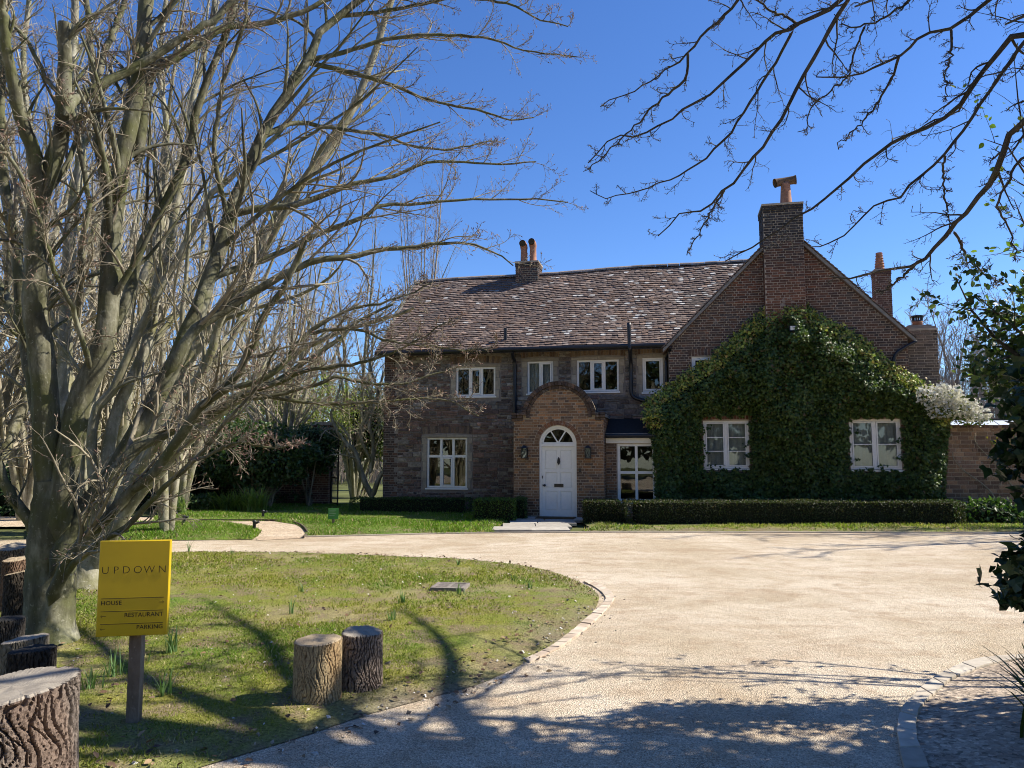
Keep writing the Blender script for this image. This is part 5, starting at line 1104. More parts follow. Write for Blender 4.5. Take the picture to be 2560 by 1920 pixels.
SECOND = [  # paler beech behind, about 9.5 m away
    (9.4, 10.2, 46, 16, [(240, 1420), (299, 1275), (338, 1179), (400, 1063), (434, 986), (453, 913), (482, 880), (530, 827), (600, 740), (650, 620), (720, 500), (800, 400), (880, 280), (940, 120), (980, 0)]),
    (9.5, 10.6, 34, 12, [(250, 1350), (270, 1154), (289, 1034), (347, 913), (376, 831), (395, 700), (430, 600), (440, 500), (470, 380), (480, 240), (520, 100), (540, -40)]),
    (9.6, 11, 44, 18, [(200, 1380), (180, 1200), (159, 1034), (164, 889), (169, 648), (190, 500), (200, 350), (180, 200), (190, 0)]),
    (9.5, 10, 26, 10, [(240, 1300), (231, 1058), (289, 962), (338, 851), (400, 720), (458, 624), (520, 500), (600, 420), (700, 330), (780, 220)]),
    (9.4, 9.0, 30, 8, [(260, 1370), (330, 1260), (400, 1180), (470, 1100), (540, 1040), (600, 1000), (680, 930), (760, 870), (850, 830), (950, 800), (1040, 770)]),
    (9.5, 11, 30, 10, [(215, 1400), (210, 1200), (225, 1000), (300, 800), (380, 640), (410, 480), (415, 300), (400, 150), (420, -30)]),
    (9.3, 8.6, 28, 8, [(300, 1270), (370, 1140), (450, 1020), (520, 900), (560, 780), (640, 660), (700, 560), (760, 440), (840, 330), (900, 240)]),
    (9.8, 11.5, 30, 12, [(190, 1380), (130, 1200), (90, 1000), (60, 800), (110, 600), (90, 400), (60, 200), (70, 0)]),
]
def second_tree(tr, seed, base, trunkpts, label, k=(14, 7, 4)):
    rg = np.random.default_rng(seed); P0, R0 = limbs_from(tr, 24, rg, .012)
    a = spawn(P0, R0, k[0], .2, 1.0, .30, .6, .25, 8, rg, .45, .005, .11, bias=(.14, 0, .1)); b = spawn(*a, k[1], .12, 1.0, .48, .65, .16, 6, rg, .6, .004, .14); c = spawn(*b, k[2], .1, 1.0, .55, .6, .15, 4, rg, .75, .0034, .15)
    tk = resample(np.array([at(x, y, Y) for x, y, Y, w in trunkpts]), np.array([w * .5 * Y / FPX for x, y, Y, w in trunkpts]), 14)
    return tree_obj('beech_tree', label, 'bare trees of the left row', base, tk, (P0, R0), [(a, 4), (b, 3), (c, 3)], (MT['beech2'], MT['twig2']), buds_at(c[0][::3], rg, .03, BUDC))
second_tree(SECOND, 77, (-5.15, 9.5, 0), [(222, 1475, 9.5, 150), (222, 1440, 9.5, 100), (225, 1400, 9.5, 85), (240, 1330, 9.5, 80), (245, 1270, 9.5, 60)], 'pale sunlit beech whose limbs lean right behind the main beech')

def wild_tree(seed, h, stems, spread, mat, k=(10, 7, 4), fast=0.0, r0=.13, lean=(0, 0), rmin=.004, levels=3, t0=.2, ang=.6, up=.3, l1=.30):
    """a bare tree around the origin: centre lines for each level"""
    rg = np.random.default_rng(seed); PP, RR = [], []
    for s in range(stems):
        az = 2 * math.pi * (s + rg.uniform(-.3, .3)) / max(stems, 1); sp = spread * rg.uniform(.4, 1.1) * (1 - fast); hh = h * rg.uniform(.8, 1.05)
        t = np.linspace(0, 1, 9)[:, None]; o = np.array((math.cos(az), math.sin(az), 0)); p = o * (.05 + sp * hh * t ** 1.15) + UP * hh * t * (1 - .12 * sp) + np.array((lean[0], lean[1], 0)) * hh * t + np.cumsum(rg.normal(0, .02 * hh * .12, (9, 3)), 0) * np.array((1, 1, .3)); p[0, 2] = -.1
        q, r_ = resample(p, np.linspace(r0, .012, 9) * rg.uniform(.7, 1.1), 22); PP.append(q); RR.append(r_)
    P0, R0 = np.array(PP), np.array(RR); a = spawn(P0, R0, k[0], t0, 1.0, l1, ang, up, 8, rg, .45, rmin, .11); L = [(a, 4)]; b = spawn(*a, k[1], .12, 1.0, .5, .6, up * .6, 6, rg, .6, rmin * .85, .14); L.append((b, 3))
    if levels > 2: c = spawn(*b, k[2], .1, 1.0, .55, .6, up * .5, 4, rg, .8, rmin * .75, .15); L.append((c, 3))
    return P0, R0, L
VAR = []
for i, (sd, h, st, sp) in enumerate(((5, 11.5, 6, .30), (6, 10.5, 8, .38), (7, 13, 4, .22))):
    P0, R0, L = wild_tree(sd, h, st, sp, None, (14, 7, 4), r0=.12, t0=.1, rmin=.0055)
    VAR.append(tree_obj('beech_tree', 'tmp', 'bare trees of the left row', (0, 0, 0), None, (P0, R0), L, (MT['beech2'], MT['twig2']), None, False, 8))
spots = [(0, (-8.3, 11.8), .4, .95, 'bare multi-stemmed beech, third back along the left row'), (1, (-10.8, 14.6), 1.9, 1.0, 'wide-spreading bare beech, fourth back along the left row'), (2, (-7.0, 15.8), 3.0, .8, 'straight slim beech seen between the limbs of the two nearest'), (0, (-12.2, 19.5), 4.0, 1.05, 'bare beech at the far left beyond the gravel drive'),
         (1, (-9.2, 21.5), 5.2, 1.0, 'pale bare tree rising over the near-black yew'), (2, (-13.5, 25.5), 1.0, 1.1, 'tall bare tree over the dark shrub at far left'), (1, (-6.2, 30.5), 2.2, 1.0, 'bare tree beyond the old wall behind the gate pillar'), (0, (-9.5, 33.0), 3.3, 1.1, 'bare tree beyond the old wall above the yellow-green shrub'), (2, (-16.5, 32.0), .7, 1.2, 'bare tree furthest back at the left edge'), (0, (-13.0, 36.0), 2.8, 1.15, 'bare tree far behind the bronze shrub'), (1, (-9.8, 10.2), 5.6, .8, 'low bare tree hard against the left edge'), (0, (-6.6, 12.6), 1.3, .85, 'pale bare beech right behind the sunlit leaning beech'), (1, (-9.0, 16.8), 0.3, .95, 'broad bare beech by the far side of the drive'), (2, (-11.5, 12.2), 4.4, .9, 'tall straight beech at the left edge'), (0, (-7.8, 25.8), 5.0, .9, 'bare tree growing against the old wall'), (1, (-15.0, 18.5), 2.6, 1.0, 'spreading bare beech far out on the left')]
first = set()
for v, (x, y), rz, sc, lab in spots:
    if v not in first: first.add(v); o = VAR[v]; o.location = (x, y, 0); o.rotation_euler = (0, 0, rz); o.scale = (sc,) * 3
    else: o = tree_copy(VAR[v], (x, y, 0), rz, sc)
    o['label'] = lab
# slim poplar-like tree left of the ridge chimney, small twisted tree by the corner
P0, R0, L = wild_tree(9, 16, 9, .16, None, (16, 7, 3), fast=.3, r0=.10, t0=.08, ang=.28, up=.7, l1=.2, rmin=.008)
tree_obj('poplar_tree', 'slender upright bare tree rising behind the left roof end', 'bare trees behind the house', (0, 0, 0), None, (P0, R0), L, (MT['farbark'], MT['farbark']), None, False, 6).location = (-4.6, 38, 0)
TW = [(23.3, 23.2, 14, 5, [(932, 1240), (950, 1190), (985, 1150), (1010, 1100), (1000, 1040), (960, 980)]), (23.4, 23.6, 16, 5, [(930, 1240), (910, 1200), (895, 1150), (880, 1120), (850, 1090), (830, 1040), (850, 960)]), (23.4, 24.2, 12, 4, [(925, 1180), (935, 1120), (925, 1050), (945, 980), (920, 900), (930, 820)]), (23.3, 22.6, 9, 3, [(925, 1150), (900, 1080), (930, 1010), (900, 940), (870, 900)])]
rg = np.random.default_rng(5); P0, R0 = limbs_from(TW, 18, rg, .02); a = spawn(P0, R0, 12, .2, 1, .35, .8, .1, 7, rg, .5, .006, .2); b = spawn(*a, 7, .1, 1, .5, .8, .05, 5, rg, .6, .005, .2)
tree_obj('twisted_tree', 'small twisted bare tree at the left corner of the house', None, gnd(931, 1240), None, (P0, R0), [(a, 4), (b, 3)], (MT['beech2'], MT['twig2']), None, True, 7)
tk = resample(np.array([(-3.9, 27.5, 0), (-3.95, 27.5, 1.2), (-3.8, 27.6, 2.2), (-3.9, 27.6, 3.6)]), np.array((.24, .2, .19, .14)), 12); rg = np.random.default_rng(8); a = spawn(tk[0][None], tk[1][None], 14, .5, 1, .7, .8, .2, 8, rg, .5, .006); b = spawn(*a, 8, .1, 1, .4, .7, .1, 5, rg, .6, .005)
tree_obj('garden_tree', 'pale lopped tree trunk in sun beyond the open gate', None, (-3.9, 27.5, 0), tk, (a[0][:3], a[1][:3]), [(a, 5), (b, 3)], (MT['beech2'], MT['twig2']))
# far woods, right and left
FV = []
for i, (sd, h, st, sp) in enumerate(((21, 13, 3, .34), (22, 12, 4, .42))):
    P0, R0, L = wild_tree(sd, h, st, sp, None, (14, 8, 4), r0=.17, t0=.2, rmin=.022, ang=.7, l1=.34); FV.append(tree_obj('bare_tree', 'tmp', 'bare trees behind the house', (0, 0, 0), None, (P0, R0), L, (MT['farbark'], MT['farbark']), None, False, 6))
far = [(0, (26.4, 50), 0, .92, 'tall rounded bare tree right of the stubby side chimney'), (1, (24.6, 52), 1, .86, 'bare tree behind the slim rear chimney'), (1, (28.6, 51), 2, .98, 'bare tree above the clematis'), (0, (31.5, 52), 3, 1.0, 'bare tree over the glasshouse roof'), (1, (36, 52), 4, .95, 'bare tree at the right edge behind the holly sprays'), (0, (21, 47), 5, .55, 'low bare tree left of the tall rounded one'), (1, (26, 44), 0.6, .5, 'low twiggy thorn directly above the clematis'), (0, (30.5, 42), 1.7, .48, 'low twiggy thorn right of the clematis'), (1, (34, 42), 2.9, .5, 'low twiggy thorn above the garden wall end'), (0, (23.5, 42), 3.9, .42, 'low twiggy thorn close behind the side chimney'),
       (0, (-9.5, 47), 1, .62, 'far bare tree seen left of the house corner'), (1, (-14.5, 50), 2, .7, 'far bare tree behind the yellow-green shrub'), (0, (-21, 49), 3, .85, 'far bare tree in the middle of the left skyline'), (1, (-27, 47), 4, .9, 'far bare tree towards the left edge of skyline'), (1, (-5.5, 52), 5, .6, 'far bare tree hidden partly by the roof end'), (0, (-33, 50), 6, .9, 'far bare tree furthest left on the skyline'), (1, (15.6, 16.4), 1.2, .8, 'bare tree off the right edge added to shade the far drive')]  # last tree stands off frame, added to shade the far drive
first = set()
for v, (x, y), rz, sc, lab in far:
    if v not in first: first.add(v); o = FV[v]; o.location = (x, y, 0); o.rotation_euler = (0, 0, rz); o.scale = (sc,) * 3
    else: o = tree_copy(FV[v], (x, y, 0), rz, sc)
    o['label'] = lab
# scrub at the foot of the far woods
r = np.random.default_rng(3); n = 1500; xs = np.concatenate((r.uniform(17, 46, n), r.uniform(-44, -4, n))); ys = r.uniform(44, 58, 2 * n); hgt = (5.6 + 2.6 * (xs > 0) + 1.3 * np.sin(xs * .7) + .8 * np.sin(xs * 1.9)) * r.uniform(.4, 1.15, 2 * n)
p = np.stack((xs, ys, 0 * xs), -1); C = np.stack([p + np.stack((r.normal(0, .25, 2 * n), 0 * xs, hgt * t), -1) * np.array((t, 1, 1)) for t in (0, .35, .7, 1.0)], 1); a = (C, np.linspace(.03, .012, 4)[None] * np.ones((2 * n, 1))); b = spawn(*a, 8, .1, 1, .34, .7, .2, 4, r, .7, .017, .2)
m = MB()
for q in (a, b): V, F = tubes(*q, 3); m.add(V, F)
tag(m.obj('scrub', MT['farbark']), 'brown leafless scrub along the foot of the far woods', 'scrub', kind='stuff')

# overhanging tree on the right: its trunk stands just outside the frame
rr_ = lambda pts: [(x / 2.0868 + 1500, y / 2.0868) for x, y in pts]
RT = [
    (5.6, 7.2, 17, 3, rr_([(2700, 60), (2400, 150), (2212, 180), (2140, 200), (2060, 300), (1980, 400), (1880, 550), (1780, 620), (1640, 690), (1520, 750), (1400, 840), (1330, 900), (1100, 1090), (960, 1180), (800, 1290), (650, 1385)])),
    (6.0, 7.4, 13, 3, rr_([(1500, -420), (1380, -180), (1290, 0), (1200, 150), (1120, 300), (1030, 450), (960, 590), (880, 730), (800, 830), (700, 940), (640, 1000), (560, 1080), (510, 1110), (440, 1110), (310, 1230)])),
    (7.2, 7.5, 6, 2.5, rr_([(650, 990), (590, 1090), (540, 1170), (450, 1330)])),
    (6.0, 7.2, 13, 3, rr_([(1480, -300), (1360, -90), (1260, 0), (1200, 50), (1020, 130), (1000, 160), (890, 180), (860, 220), (740, 340), (600, 470), (560, 510), (430, 570), (340, 640), (180, 710), (60, 720), (-60, 850)])),
    (6.6, 7.4, 8, 2, rr_([(1005, 158), (960, 250), (870, 400), (740, 600), (660, 720), (540, 820), (460, 890), (380, 930), (200, 990), (60, 1030), (-60, 1000)])),
    (6.2, 7.0, 10, 2.5, rr_([(980, -300), (830, -120), (720, 0), (640, 90), (540, 180), (460, 270), (400, 330), (330, 370), (200, 470), (0, 550)])),
    (6.6, 7.2, 8, 2, rr_([(458, 275), (450, 400), (370, 480), (260, 570), (160, 680), (0, 830), (-90, 900)])),
    (6.4, 6.2, 8, 3, rr_([(1022, 122), (980, 90), (900, 60), (810, 0), (700, -80)])),
    (5.8, 6.8, 13, 3, rr_([(2400, -260), (2200, -120), (2030, 0), (1900, 100), (1820, 150), (1680, 190), (1560, 290), (1380, 370), (1220, 410), (1130, 400)])),
    (6.4, 6.9, 7, 2.5, rr_([(1560, 295), (1520, 410), (1430, 560), (1350, 650), (1280, 720), (1240, 780)])),
    (6.0, 6.2, 7, 2.5, rr_([(1835, 155), (1830, 300), (1800, 400), (1810, 520)])),
    (5.0, 7.4, 22, 3, rr_([(2800, -100), (2500, 300), (2330, 520), (2212, 640), (2140, 710), (2060, 900), (2000, 1000), (1900, 1120), (1830, 1200), (1740, 1310), (1640, 1370), (1550, 1390), (1400, 1430), (1280, 1461), (1180, 1440)])),
    (7.0, 7.3, 8, 3, rr_([(1660, 1365), (1600, 1420), (1560, 1461), (1500, 1500), (1430, 1530)])),
    (5.6, 7.0, 11, 2.5, rr_([(2500, -80), (2330, 80), (2150, 300), (2050, 450), (1930, 630), (1800, 800), (1700, 900), (1560, 1030), (1450, 1060), (1340, 1170), (1200, 1270), (1080, 1290)])),
    (6.2, 6.4, 7, 3, rr_([(1800, 815), (1790, 900), (1800, 1060), (1830, 1190)])),
    (6.0, 6.6, 9, 2.5, rr_([(1900, -160), (1750, -60), (1620, 0), (1500, 80), (1380, 130), (1290, 130), (1230, 80)])),
    (6.4, 6.8, 6, 2, rr_([(1385, 135), (1330, 260), (1290, 400), (1180, 490), (1100, 570), (1080, 680), (1040, 690)])),
    (5.4, 5.8, 9, 3, rr_([(2500, 760), (2212, 820), (2080, 1060), (2130, 1180), (2170, 1370)])),
    (5.8, 6.4, 7, 3, rr_([(1850, 1210), (1900, 1310), (1960, 1380), (2030, 1440), (2100, 1480)])),
]
rg = np.random.default_rng(303); P0, R0 = limbs_from(RT, 26, rg, .012); R0 = knobs(P0, R0, rg, .05)
tbase = np.array((5.4, 4.3, 0.0)); TR = resample(np.array([(5.4, 4.3, -.1), (5.5, 4.35, 1.5), (5.35, 4.5, 3.2), (5.2, 4.8, 4.6), (5.0, 5.2, 6.0), (4.7, 5.6, 8.0)]), np.array((.30, .25, .22, .18, .12, .05)), 20)
EXT = []                                                     # limbs that carry the visible boughs back to the trunk, plus more crown out of frame
for p in P0[[0, 1, 3, 5, 8, 11, 13, 15, 17]]:
    s0 = TR[0][min(19, 7 + int(p[0, 2]))]; EXT.append(np.array([s0, (s0 * .5 + p[0] * .5) + np.array((0, 0, .25)), p[0]]))
ER = [resample(e, np.array((.10, .06, .035)), 26) for e in EXT]; EP = np.array([e[0] for e in ER], dtype=float); EQ = np.array([e[1] for e in ER], dtype=float)
more = spawn(TR[0][None], TR[1][None], 9, .35, 1.0, .5, .9, .35, 26, rg, .5, .02, .05, bias=(.2, -.25, 0))
hi = [np.array(q, float) for q in ([(5.1, 5.0, 5.4), (4.7, 6.4, 6.7), (4.3, 7.8, 7.4), (3.7, 9.3, 8.2)], [(5.1, 5.0, 5.2), (5.4, 6.6, 6.6), (5.3, 8.2, 7.2), (4.6, 9.8, 7.6)], [(5.0, 5.2, 6.0), (3.9, 6.0, 7.2), (2.8, 6.8, 8.0), (1.6, 7.4, 8.6)], [(5.2, 4.9, 4.9), (6.0, 6.0, 6.0), (6.4, 7.5, 6.6), (6.2, 9.2, 7.0)])]
hr = [resample(q, np.array((.10, .075, .05, .012)), 26) for q in hi]; EP = np.concatenate((EP, [q[0] for q in hr])); EQ = np.concatenate((EQ, [q[1] for q in hr]))
P0, R0 = np.concatenate((P0, EP, more[0])), np.concatenate((R0, EQ, np.maximum(more[1], .006)))
a = spawn(P0, R0, 15, .1, 1.0, .16, .8, .02, 8, rg, .5, .0045, .2); b = spawn(*a, 7, .12, 1.0, .42, .8, .04, 5, rg, .65, .0036, .28); c = spawn(*b, 2, .3, 1.0, .5, .8, .05, 4, rg, .8, .0026, .25)
tree_obj('overhanging_tree', 'dark bare boughs reaching in across the upper right sky', None, tbase, TR, (P0, R0), [(a, 4), (b, 3), (c, 3)], (MT['darkbark'], MT['darkbark']), buds_at(c[0], rg, .022, [(.10, .085, .06), (.16, .14, .10)]))

# evergreen sprays and ivy at the right edge
def spray_tree(name, label, base, stems, leaf, size, cols, seed, nleaf=26, mat='leaf', sd=.05, indiv=0):
    rg = np.random.default_rng(seed); base = np.asarray(base, float); root = tag(empty(name, base), label, 'tree' if 'tree' in name else 'shrub'); m = MB(); P, Dd = [], []
    for pts, r0 in stems:
        q, rr = resample(np.asarray(pts, float), np.linspace(r0, .003, len(pts)), 16); V, F = tubes(q[None] - base, rr[None], 6); m.add(V, F)
        tw = spawn(q[None], rr[None], 12, .35, 1.0, .2, .8, .1, 6, rg, .5, .003, .15); V, F = tubes(tw[0] - base, tw[1], 4); m.add(V, F)
        for w in list(tw[0]) + [q[7:]]:
            k = rg.integers(1, len(w), nleaf // 2); P.append(w[k] + rg.normal(0, sd, (len(k), 3))); Dd.append(unit(w[k] - w[k - 1]))
    m.obj('branch', MT['darkbark'], root, True); P, Dd = np.vstack(P), np.vstack(Dd); n = len(P)
    V, F, T = scatter(leaf, P - base, rv(rg, n) + Dd * .9, rv(rg, n) * .8 + UP * .7, size * rg.uniform(.6, 1.25, n), palette(rg, n, cols, .35)); k = LEAF[leaf][0].shape[0]; fk = LEAF[leaf][1]
    vis = np.array([i for i in range(n) if abs(P[i, 0]) < .668 * P[i, 1]])[:indiv] if indiv else np.array([], int)
    for i in vis: ob('leaf', mesh_np('leaf', V[i * k:(i + 1) * k], [fk], T[i * k:(i + 1) * k]), MT[mat], root)
    rest = np.setdiff1d(np.arange(n), vis); Vr = V.reshape(n, k, 3)[rest].reshape(-1, 3); Tr = T.reshape(n, k, 3)[rest].reshape(-1, 3); Fr = (np.arange(len(rest))[:, None, None] * k + fk[None]).reshape(-1, fk.shape[1])
    ob('foliage', mesh_np('foliage', Vr, [Fr], Tr), MT[mat], root)['kind'] = 'stuff'; return root
A = lambda x, y, Y: at(x * D, y * D, Y)
rg = np.random.default_rng(12)
hol = [([(5.3, 4.7, 0), (4.6, 5.2, 1.6), A(2230, 790, 5.3), A(2160, 740, 5.3), A(2095, 665, 5.3), A(2065, 600, 5.3)], .03), ([(5.3, 4.7, 0), (4.5, 5.2, 1.9), A(2230, 740, 5.2), A(2170, 690, 5.2), A(2110, 640, 5.2)], .025), ([(5.3, 4.7, 0), (4.6, 5.1, 1.5), A(2240, 800, 5.2), A(2170, 770, 5.1), A(2120, 790, 5.1)], .025),
       ([(5.3, 4.7, 0), (4.8, 5.2, 2.2), A(2250, 700, 5.4), A(2200, 690, 5.4), A(2150, 720, 5.4)], .03)]
for k in range(12): p = A(rg.uniform(2090, 2250), rg.uniform(610, 830), rg.uniform(4.9, 5.5)); hol.append(([(4.8, 5.4, 1.0), (4.4, 5.3, 2.0), (p + np.array((4.3, 5.3, 2.2))) / 2 + rg.normal(0, .08, 3), p], .018))
for k in range(14): hol.append(([(5.3, 4.7, .2), (5.0 + rg.uniform(-.3, .6), 4.6 + rg.normal(0, .3), 1.4 + .1 * k), (4.75 + rg.uniform(-.25, 1.2), 4.5 + rg.normal(0, .45), 2.0 + .13 * k + rg.uniform(-.3, .5))], .03))
spray_tree('holly_tree', 'evergreen sprays of dark leaves against the sky at right', (5.3, 4.7, 0), hol, 'oval', .05, [(.025, .05, .014), (.04, .075, .02), (.07, .11, .025), (.12, .16, .04)], 41, 60, 'ivyleaf', .035, 160)
yl = [([(5.6, 4.9, 0), (5.0, 6.0, 2.5), A(2250, 400, 6.4), A(2205, 250, 6.3), A(2190, 120, 6.2)], .02), ([(5.6, 4.9, .5), (5.1, 6.0, 2.0), A(2260, 500, 6.4), A(2200, 340, 6.2), A(2125, 300, 6.0)], .02), ([(5.6, 4.9, .5), A(2260, 860, 6.5), A(2190, 830, 6.4), A(2100, 810, 6.4)], .015), ([(5.6, 4.9, .5), A(2260, 600, 6.5), A(2215, 480, 6.4), A(2190, 430, 6.4)], .015)]
spray_tree('leafing_shrub', 'shoots of fresh yellow-green leaves at the right edge', (5.6, 4.9, 0), yl, 'oval', .06, [(.12, .19, .03), (.17, .23, .04), (.09, .15, .025)], 42, 12, 'leaf', .035, 60)
iv = []
for k in range(26):
    z = .85 + k * .05; iv.append(([(2.95, 3.85, max(z - .4, .02)), (2.85 + rg.uniform(-.06, .08), 3.75, z), (2.47 + rg.uniform(-.10, .16) - .07 * math.sin(k * .5) + .10 * max(0, 1.0 - z) * 2, 3.72 + rg.uniform(-.2, .15), z + rg.uniform(-.05, .15))], .008))
spray_tree('ivy_bush', 'dark ivy hanging down the right edge of the picture', (2.95, 3.85, 0), iv, 'ivy', .062, [(.010, .024, .010), (.018, .038, .014), (.03, .055, .02)], 43, 44, 'ivyleaf', .05, 260)
bush('leafy_shrub', 'big shady evergreen shrub off the right edge beside the bed', 'shrub', (4.9, 4.15, 1.7), (1.2, .95, 1.5), 9000, .10, DG, seed=44, mat='ivyleaf', stems=10, lump=.3)

# wooded bank behind the camera: seen only as reflections in the window panes
r = np.random.default_rng(8); n = 20000; xs = r.uniform(-45, 45, n); zz = r.uniform(.1, 1, n) ** .8 * (11 + 2.5 * np.sin(xs * .21) + 1.2 * np.sin(xs * .73)); pos = np.column_stack((xs, -16 + r.normal(0, 1.3, n), zz))
V, F, T = scatter('oval', pos, rv(r, n), rv(r, n) + np.array((0, 1, .5)), r.uniform(.4, .8, n), palette(r, n, [(.03, .05, .015), (.05, .07, .02), (.07, .065, .03)], .4)); tag(ob('woodland', mesh_np('woodland', V, [F], T), MT['leaf']), 'dark wooded bank mirrored in the house windows', 'woodland', kind='stuff')
bush('evergreen_tree', 'tall evergreen crown off the right edge shading the near drive', 'tree', (5.3, 4.2, 4.3), (1.35, .95, 1.3), 7000, .10, DG, seed=45, mat='ivyleaf', stems=8, lump=.35, shell=.4)
# ---------------------------------------------------------------- logs, sign, small things
MT['logbark'] = (lambda s: s.done(s.mix(1.0, s.n('Attribute', _attribute_name='tint').outputs[0], s.ramp(s.noise(34, 6, .7), [(.25, .45), (.75, 1.5)]), 'MULTIPLY'), .95, s.bump(s.noise(60, 6, .7), .7, .012), .15))(NT('log_bark'))
def cut_mat(name, pale, dark):
    s = NT(name); co = s.coord(); sep = s.n('SeparateXYZ', Vector=co); x, y = sep.outputs[0], sep.outputs[1]
    rr = s.math('SQRT', s.math('ADD', s.math('MULTIPLY', x, x), s.math('MULTIPLY', y, y)), 0.0); w = s.n('TexNoise', Scale=9.0, Detail=5, Vector=co).outputs[0]
    ring = s.math('SINE', s.math('ADD', s.math('MULTIPLY', rr, 420.0), s.math('MULTIPLY', w, 14.0)), 0.0)
    c = s.mix(s.ramp(ring, [(.0, .0), (1.0, .35)]), pale, dark); c = s.mix(s.ramp(s.noise(11, 6, .7), [(.45, 0.0), (.75, .75)]), c, dark)
    return s.done(c, .9, s.bump(s.noise(50, 5), .5, .006), .15)
MT['cutpale'] = cut_mat('cut_wood', (.42, .33, .21), (.20, .15, .10)); MT['cutgrey'] = cut_mat('weathered_cut_wood', (.33, .29, .23), (.15, .125, .10)); MT['cutdark'] = cut_mat('dark_cut_wood', (.035, .035, .034), (.015, .015, .015))
def log(label, base, rad, h, cols, cutm, seed, slope=(0, 0), furrow=.05, flare=.06, seg=150, rows=44, lean=(0, 0)):
    rng = np.random.default_rng(seed); root = tag(empty('log_stump', (base[0], base[1], 0)), label, 'log', 'upright log stumps')
    th = np.arange(seg) * 2 * math.pi / seg; zz = np.linspace(0, 1, rows); TH, ZZ = np.meshgrid(th, zz)
    ph = rng.uniform(0, 6.28, 8); oval = 1 + .06 * np.sin(2 * TH + ph[0]) + .035 * np.sin(3 * TH + ph[1])
    wob = TH + .10 * np.sin(ZZ * 7 + ph[2]) + .07 * np.sin(ZZ * 13 + TH * 3 + ph[3])
    hz = ZZ * h / rad; e1 = np.sin(wob * 17 + ph[4] + 1.0 * np.sin(hz * 1.7 + TH * 3 + ph[5]) + .9 * np.sin(hz * 4.1 - TH * 5) + .7 * np.sin(hz * 7.7 + TH * 11)); e2 = np.sin(wob * 29 + ph[6] + 1.9 * np.sin(hz * 2.9 - TH * 4 + ph[1]))
    fur = np.clip(1.15 - 1.25 * np.exp(-(e1 / .30) ** 2) - .8 * np.exp(-(e2 / .22) ** 2) - .45 * np.exp(-(np.sin(hz * 5.5 + 3 * np.sin(TH * 7 + ph[2])) / .15) ** 2), 0, 1) + rng.normal(0, .05, TH.shape)
    R = rad * (oval * (1 + flare * (1 - ZZ) ** 3) - furrow * (1 - fur) * 1.6)
    top = h + slope[0] * R * np.cos(TH) + slope[1] * R * np.sin(TH); X = R * np.cos(TH) + lean[0] * ZZ * h; Y = R * np.sin(TH) + lean[1] * ZZ * h; Z = -.03 + (top + .03) * ZZ
    V = np.stack((X, Y, Z), -1).reshape(-1, 3); i = np.arange(seg * rows).reshape(rows, seg); F = np.stack((i[:-1], np.roll(i, -1, 1)[:-1], np.roll(i, -1, 1)[1:], i[1:]), -1).reshape(-1, 4)
    t = np.clip(fur, 0, 1)[..., None]; cc = np.array(cols[0]) * (1 - t) + np.array(cols[1]) * t
    patch = np.clip(np.sin(TH * 2 + ph[7]) + .5 * np.sin(ZZ * 5 + TH * 4), 0, 1)[..., None] * (.8 if len(cols) > 2 else 0); cc = cc * (1 - patch) + np.array(cols[-1]) * patch
    ob('bark', mesh_np('bark', V, [F], cc.reshape(-1, 3), False), MT['logbark'], root)
    ring = V[-seg:]; c = ring.mean(0); P = [c[None]]; 
    for q in (.33, .66, .93): P.append(c + (ring - c) * q + np.column_stack((np.zeros((seg, 2)), .003 * np.sin(5 * th + q * 9 + ph[0]) + .002 * np.sin(2 * th + q * 4))))
    P.append(ring + np.array((0, 0, -.006))); P = np.vstack(P); F3 = np.array([(0, 1 + k, 1 + (k + 1) % seg) for k in range(seg)]); F4 = []
    for q in range(3): b = 1 + q * seg; F4 += [(b + k, b + seg + k, b + seg + (k + 1) % seg, b + (k + 1) % seg) for k in range(seg)]
    P[:, 2] += .004; ob('cut_face', mesh_np('cut_face', P, [F3, np.array(F4)], (.4, .3, .2)), MT[cutm], root)
    return root
BK = [(.035, .026, .020), (.16, .125, .095)]; RB_ = [(.05, .03, .02), (.19, .12, .08)]
log('big rough-barked log in the bottom left corner', (-2.33, 3.70), .285, .53, [(.045, .035, .028), (.20, .162, .13), (.17, .12, .09)], 'cutgrey', 1, (.12, .06), .055, .10, 260, 70)
log('squat dark-topped log behind the big corner log', (-2.74, 4.52), .118, .50, [(.012, .011, .010), (.04, .035, .03)], 'cutdark', 2, (.08, 0))
log('grey-topped slim log at the foot of the beech', (-3.05, 4.95), .122, .46, [(.05, .045, .035), (.19, .165, .125)], 'cutgrey', 3, (.14, 0), .03)
log('thin dark log left of the grey-topped log', (-3.42, 5.35), .10, .50, [(.02, .017, .014), (.07, .06, .05)], 'cutdark', 4)
log('reddish log showing left of the beech trunk', (-5.07, 8.0), .125, .55, RB_, 'cutpale', 5, (.05, .1))
log('dark log at the left edge behind the reddish log', (-5.75, 9.0), .15, .56, BK, 'cutgrey', 6, (.0, .2))
log('dark stubby log tucked against the beech trunk', (-4.42, 7.0), .11, .56, [(.02, .018, .015), (.08, .065, .05)], 'cutpale', 7, (.2, 0))
log('smooth yellow-wooded log, front one of the lawn pair', (-1.27, 5.17), .148, .40, [(.14, .10, .06), (.42, .32, .18), (.30, .20, .10)], 'cutpale', 8, (.05, .05), .03, .03, 200, 56)
log('furrowed dark-barked log, rear one of the lawn pair', (-1.03, 5.42), .142, .40, [(.045, .033, .026), (.24, .19, .15)], 'cutgrey', 9, (-.06, .04), .07, .05, 200, 56)

